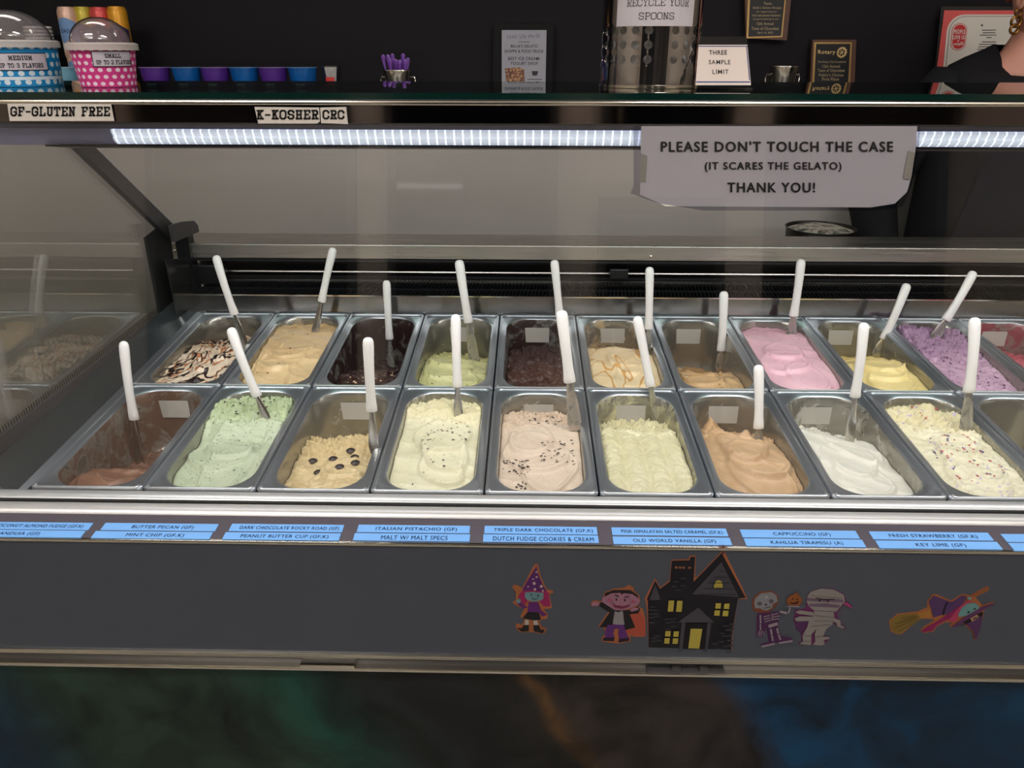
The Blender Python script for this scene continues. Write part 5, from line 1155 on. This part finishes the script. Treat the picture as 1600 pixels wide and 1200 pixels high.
bst = MB()
for k in range(5):
    a = 2 * PI * k / 5 + .3; bst.prism([aty(1503.5 + x, 68 + y, YF) + Vector((0, .0014, 0)) for x, y in ((math.cos(a - .35) * .8, math.sin(a - .35) * .8), (math.cos(a - .3) * 3, math.sin(a - .3) * 3), (math.cos(a + .3) * 3, math.sin(a + .3) * 3), (math.cos(a + .35) * .8, math.sin(a + .35) * .8))], (0, -.0003, 0))
obj('burst_emblem', bst, mat('poster_white', (206, 202, 194), .5), bd)
tl = MB()
for (x, y, w_) in ((1546, 47, 22), (1546, 51, 20), (1545, 54.8, 26), (1546, 58.5, 8), (1546, 65.5, 22), (1544, 69.3, 28), (1543, 73, 28), (1541, 77, 26)):
    tl.prism([aty(a, b, YF) + Vector((0, .0024, 0)) for a, b in ((x - w_ / 2, y - .6), (x + w_ / 2, y - .6), (x + w_ / 2, y + .6), (x - w_ / 2, y + .6))], (0, -.0003, 0))
obj('fine_print', tl, mat('poster_ink', (70, 64, 66), .6), t)
pane('spark', [(1535, 36.5), (1535.8, 38.7), (1538, 39.5), (1535.8, 40.3), (1535, 42.5), (1534.2, 40.3), (1532, 39.5), (1534.2, 38.7)], YF, -.0024, .0003, mat('poster_ink', (70, 64, 66), .6), t)

# round tub standing behind the rear beam
p = atz(1283, 354, cz(-.385)); 
p = aty(1283, 355, 1.905)
bt = thing('round_tub', 'round dark steel tub behind the rear beam, only its rim seen', 'tub', (p.x, 1.905, 0.75))
tz = p.z - .0
obj('tub_body', MB().lathe([(.062, .75), (.082, tz - .002), (.0855, tz), (.082, tz), (.060, .753)], (p.x, 1.905, 0), 40), steel('tub_steel', (84, 82, 80), .35, (30, 30, 30)), bt, smooth=True)
obj('tub_food', MB().lathe([(.080, tz - .008), (.05, tz + .002), (.02, tz + .004)], (p.x, 1.905, 0), 32), mat('crumbs_grey', (104, 98, 90), .7), bt, smooth=True)
n = NT(MATS['crumbs_grey']); n.color(n.ramp(n.noise(n.coord(), 60, 3), [(.4, (70, 66, 62)), (.6, (170, 162, 150))]))
sh = thing('rear_shelf', 'steel work shelf on the back of the case carrying the tub', 'shelf', (.4, 1.93, .70))
obj('shelf_top', MB().box((-.8, 1.818, .735), (.86, 2.0, .7495)), M_beam, sh)
for x in (-.7, .0, .83): obj('shelf_leg', MB().box((x - .015, 1.965, 0), (x + .015, 1.995, .735)), M_beam, sh)

# ================================================================== THE SERVER
HX, HY = 1.19, 1.995
def skin_body(name, joints, edges, radii, mt, parent, sub=2, loc=(0, 0, 0)):
    me = bpy.data.meshes.new(name); me.from_pydata([tuple(Vector(j) - Vector(loc)) for j in joints], edges, []); me.update()
    o = bpy.data.objects.new(name, me); C.objects.link(o)
    o.modifiers.new('skin', 'SKIN'); 
    if not me.skin_vertices: 
        bm = bmesh.new(); bm.from_mesh(me); bm.verts.layers.skin.verify(); bm.to_mesh(me); bm.free()
    for k, r in enumerate(radii):
        me.skin_vertices[0].data[k].radius = r if isinstance(r, tuple) else (r, r)
    me.skin_vertices[0].data[0].use_root = True
    s = o.modifiers.new('sub', 'SUBSURF'); s.levels = sub; s.render_levels = sub
    dg = bpy.context.evaluated_depsgraph_get(); ev = o.evaluated_get(dg); nm = bpy.data.meshes.new_from_object(ev)
    bpy.data.objects.remove(o)
    o = bpy.data.objects.new(name, nm); C.objects.link(o); nm.materials.clear(); nm.materials.append(mt)
    nm.polygons.foreach_set('use_smooth', [True] * len(nm.polygons)); o.parent = parent
    return o
per = thing('person', 'person in a black t-shirt with gold earrings standing behind the case', 'person', (HX, HY, 0))
B = Vector((HX, HY, 0))
M_skin = mat('skin', (190, 136, 118), .5, 0, .4, sss=.15)
M_tee = mat('black_tee', (16, 16, 20), .85, 0, .2); M_apron = mat('navy_apron', (12, 13, 26), .8, 0, .2)
# body: pelvis root, spine, neck, legs, arms
zS = aty(1500, 90, HY).z    # shoulder height
J = [(0,0,.92),(0,0,1.08),(0,0,1.22),(0,-.004,zS - .085),(0,.008,zS + .02),(0,-.005,zS + .10),
     (-.10,0,.86),(-.11,-.01,.48),(-.11,.01,.09),(-.11,-.10,.045),(.10,0,.86),(.11,-.01,.48),(.11,.01,.09),(.11,-.10,.045),
     (-.12,.01,zS - .06),(-.185,.02,zS - .075),(-.285,.06,zS - .34),(-.25,-.02,zS - .56),(.12,.01,zS - .06),(.185,.02,zS - .075),(.285,.06,zS - .34),(.25,-.02,zS - .56)]
Ed = [(0,1),(1,2),(2,3),(3,4),(4,5),(0,6),(6,7),(7,8),(8,9),(0,10),(10,11),(11,12),(12,13),(3,14),(14,15),(15,16),(16,17),(3,18),(18,19),(19,20),(20,21)]
Rr = [(.12,.09),(.105,.08),(.11,.08),(.12,.078),(.060,.058),(.052,.054),(.075,.075),(.055,.055),(.036,.036),(.036,.028),(.075,.075),(.055,.055),(.036,.036),(.036,.028),
      (.045,.045),(.042,.042),(.036,.036),(.026,.026),(.045,.045),(.042,.042),(.036,.036),(.026,.026)]
body = skin_body('body', J, Ed, Rr, M_skin, per)
def sring(z, hx, hy, cy=0, n=36, e=.8):
    return [(HX + hx * math.copysign(abs(math.cos(2 * PI * k / n)) ** e, math.cos(2 * PI * k / n)), HY + cy + hy * math.copysign(abs(math.sin(2 * PI * k / n)) ** e, math.sin(2 * PI * k / n)), z) for k in range(n)]
def tring(z, hx, hy, cy, tilt, n=36):   # neckline ring, dipping towards the front
    return [(HX + hx * math.cos(2 * PI * k / n), HY + cy + hy * math.sin(2 * PI * k / n) * (1.12 if math.sin(2 * PI * k / n) < 0 else 1), z - tilt * max(0, .12 - math.sin(2 * PI * k / n)) ** 1.3) for k in range(n)]
tee = MB()
tee.loops([sring(*q) for q in ((.88, .205, .122), (.98, .205, .120), (1.10, .205, .120), (1.2, .205, .120), (zS - .18, .202, .12), (zS - .09, .196, .108), (zS - .075, .200, .100, .002))] + [tring(*q) for q in ((zS - .042, .200, .096, .005, .01), (zS - .017, .186, .088, .012, .02), (zS + .001, .150, .084, .014, .04), (zS + .018, .108, .082, .012, .075), (zS + .029, .086, .078, .012, .10), (zS + .025, .081, .073, .012, .104))], False, False)
for s_ in (-1, 1):
    tee.tube([B + Vector(q) for q in ((s_ * .13, .01, zS - .082), (s_ * .180, .018, zS - .078), (s_ * .218, .032, zS - .135), (s_ * .262, .05, zS - .26), (s_ * .292, .055, zS - .35), (s_ * .275, .01, zS - .46), (s_ * .253, -.01, zS - .53))], [.060, .068, .064, .060, .060, .050, .040], 16, wide=(0, 1, 0))
obj('t_shirt', tee, M_tee, per, smooth=True, angle=75)
# apron over the front
ap = MB(); N = 14; rows = []
for z, hw, dp in ((.55, .17, .125), (.8, .17, .13), (.95, .165, .125), (1.08, .155, .120), (1.22, .13, .124), (zS - .16, .11, .124)):
    rows.append([(HX + hw * (2 * k / N - 1), HY - dp * math.cos((2 * k / N - 1) * .6) - .003, z) for k in range(N + 1)])
vs = [p_ for r_ in rows for p_ in r_]; fs = [(j * (N + 1) + k, j * (N + 1) + k + 1, (j + 1) * (N + 1) + k + 1, (j + 1) * (N + 1) + k) for j in range(len(rows) - 1) for k in range(N)]
n0 = len(vs); ap.add(vs + [(x, y - .003, z) for x, y, z in vs], fs + [tuple(n0 + i for i in f)[::-1] for f in fs])
obj('apron', ap, M_apron, per, smooth=True)
lg = MB()
for s_ in (-1, 1): lg.loops([[(HX + s_ * .085 + r * math.cos(2 * PI * k / 16), HY + r * math.sin(2 * PI * k / 16), z) for k in range(16)] for z, r in ((.93, .085), (.9, .098), (.7, .095), (.45, .082), (.06, .07))], True, True)
obj('trousers', lg, M_tee, per, smooth=True)
# hands with five fingers
for s in (-1, 1):
    wr = Vector((s * .25, -.02, zS - .56)); d = Vector((-s * .08, -.25, -.9)).normalized(); sd = Vector((1, 0, 0))
    JJ = [wr, wr + d * .045, wr + d * .085]; EE = [(0, 1), (1, 2)]; RRr = [(.027, .02), (.038, .016), (.036, .014)]
    for q, (off, ln) in enumerate(((-.030, .062), (-.010, .072), (.011, .068), (.030, .052))):
        b0 = wr + d * .085 + sd * off; m1 = b0 + d * ln * .45 + Vector((0, .0, -.006)); e1 = m1 + (d + Vector((0, .45, -.3))).normalized() * ln * .5
        i0 = len(JJ); JJ += [b0, m1, e1]; EE += [(2, i0), (i0, i0 + 1), (i0 + 1, i0 + 2)]; RRr += [.0095, .0088, .0075]
    tb = wr + d * .03 - sd * s * .034; i0 = len(JJ); JJ += [tb, tb - sd * s * .02 + d * .03, tb - sd * s * .022 + d * .055]; EE += [(1, i0), (i0, i0 + 1), (i0 + 1, i0 + 2)]; RRr += [.012, .0105, .009]
    skin_body('hand', JJ, EE, RRr, M_skin, per, 1)
# head: shaped ovoid turned slightly to the right, with nose, eyes, mouth, ears, hair, earrings
zCh = aty(1600, 66, HY - .08).z   # chin height
HC = Vector((0.0, -.018, zCh + .108)); yaw = math.radians(10)
hm = MB(); rings = []
for k in range(0, 19):
    th = PI * k / 18; z = -math.cos(th)              # -1 chin .. 1 crown
    rr_ = math.sin(th); ring = []
    for q in range(28):
        a = 2 * PI * q / 28; x = math.cos(a); y = math.sin(a)   # y<0 is the face
        w_ = .076 * (1 if z > 0 else 1 - .22 * (-z) ** 1.5); dpt = .096 if y > 0 else .088
        px_ = w_ * rr_ ** .75 * x; py_ = dpt * rr_ ** .8 * y; pz = .118 * z
        if y < 0 and z < -.1: py_ *= 1 - .10 * (-z)
        if y > 0 and z < 0: py_ *= 1 - .45 * (-z)
        if y < 0: # nose, eye sockets, lips
            nx = math.exp(-(x / .20) ** 2); py_ -= .020 * nx * math.exp(-((z + .18) / .15) ** 2) + .007 * nx * math.exp(-((z + .02) / .2) ** 2)
            for ex in (-.42, .42): py_ += .007 * math.exp(-((x - ex) / .2) ** 2 - ((z - .04) / .12) ** 2)
            py_ -= .005 * math.exp(-(x / .3) ** 2 - ((z + .48) / .08) ** 2)
            py_ -= .006 * math.exp(-(x / .35) ** 2 - ((z + .85) / .12) ** 2)
        v = Vector((px_, py_, pz)); v.rotate(Matrix.Rotation(yaw, 3, 'Z')); ring.append(tuple(v + HC))
    rings.append(ring)
def lc(mb): return mb.map(lambda v: v + B)
hm.loops(rings, True, True); hd = obj('head', lc(hm), M_skin, per, smooth=True, angle=180)
def hp(x, y, z): v = Vector((x, y, z)); v.rotate(Matrix.Rotation(yaw, 3, 'Z')); return v + HC + B
for s in (-1, 1):
    ctr = hp(s * .031, -.077, .004)
    obj('eye', MB().lathe([(.001, -.011), (.008, -.008), (.0115, 0), (.008, .008), (.001, .011)], ctr, 14), mat('eye_white', (220, 214, 208), .2), hd, smooth=True)
    obj('iris', MB().lathe([(.001, 0), (.0052, .0005), (.001, .002)], n=12).map(lambda v: Vector((v.x, -v.z, v.y)) + ctr + Vector((0.002, -.0112, 0))), mat('iris', (50, 40, 34), .2), hd)
    obj('eyebrow', MB().tube([hp(s * .018, -.089, .022), hp(s * .033, -.086, .027), hp(s * .050, -.074, .022)], [.0022, .003, .0015], 6), mat('brow_brown', (70, 46, 36), .7), hd)
    ear = MB(); rg = []
    for (t_, sc2) in ((0, .7), (.004, 1), (.009, 1.05), (.012, .9), (.010, .6), (.006, .35)):
        rg.append([tuple(hp(s * (.070 + t_), .005 + .014 * sc2 * math.cos(2 * PI * k / 16) + .004 * sc2 * math.sin(2 * PI * k / 16), -.008 + .030 * sc2 * math.sin(2 * PI * k / 16))) for k in range(16)])
    ear.loops(rg, True, True); obj('ear', ear, M_skin, hd, smooth=True, angle=180)
    e0 = hp(s * .078, .003, -.040)
    for q, (dz_, rr2) in enumerate(((0.0, .007), (-.018, .011), (-.034, .0095))):
        ring = [(e0.x + (rr2) * math.cos(a), e0.y, e0.z + dz_ - .006 + rr2 * math.sin(a)) for a in [2 * PI * k / 14 for k in range(15)]]
        obj('earring', MB().tube(ring, .0032 if q else .0022, 8, wide=(0, 1, 0)), mat('gold', (120, 84, 40), .35, 1.0), hd, smooth=True)
obj('lips', MB().tube([hp(-.024, -.081, -.057), hp(-.008, -.0915, -.054), hp(.008, -.0915, -.054), hp(.024, -.081, -.057)], [(.002, .001), (.0045, .003), (.0045, .003), (.002, .001)], 8, wide=(0, 0, 1)), mat('lips', (176, 92, 88), .4), hd, smooth=True)
hr_ = MB(); rings = []
for k in range(0, 13):
    th = PI * (.36 + .64 * k / 12); z = -math.cos(th); rr_ = math.sin(th)
    ring = []
    for q in range(28):
        a = 2 * PI * q / 28; x = math.cos(a); y = math.sin(a); lift = 1.09 + (.05 if y > 0 else 0)
        pz = .118 * z * 1.07; py_ = (.096 if y > 0 else .088) * rr_ ** .8 * y * lift; px_ = .076 * rr_ ** .75 * x * lift
        if y < -.1: pz = max(pz, .080 + .02 * (-y)); 
        elif y < .35: pz = max(pz, .048)
        else: pz = max(pz, -.02)
        v = Vector((px_, py_, pz)); v.rotate(Matrix.Rotation(yaw, 3, 'Z')); ring.append(tuple(v + HC + B))
    rings.append(ring)
hr_.loops(rings, True, True); obj('hair', hr_, mat('auburn_hair', (120, 60, 54), .6), hd, smooth=True, angle=180)
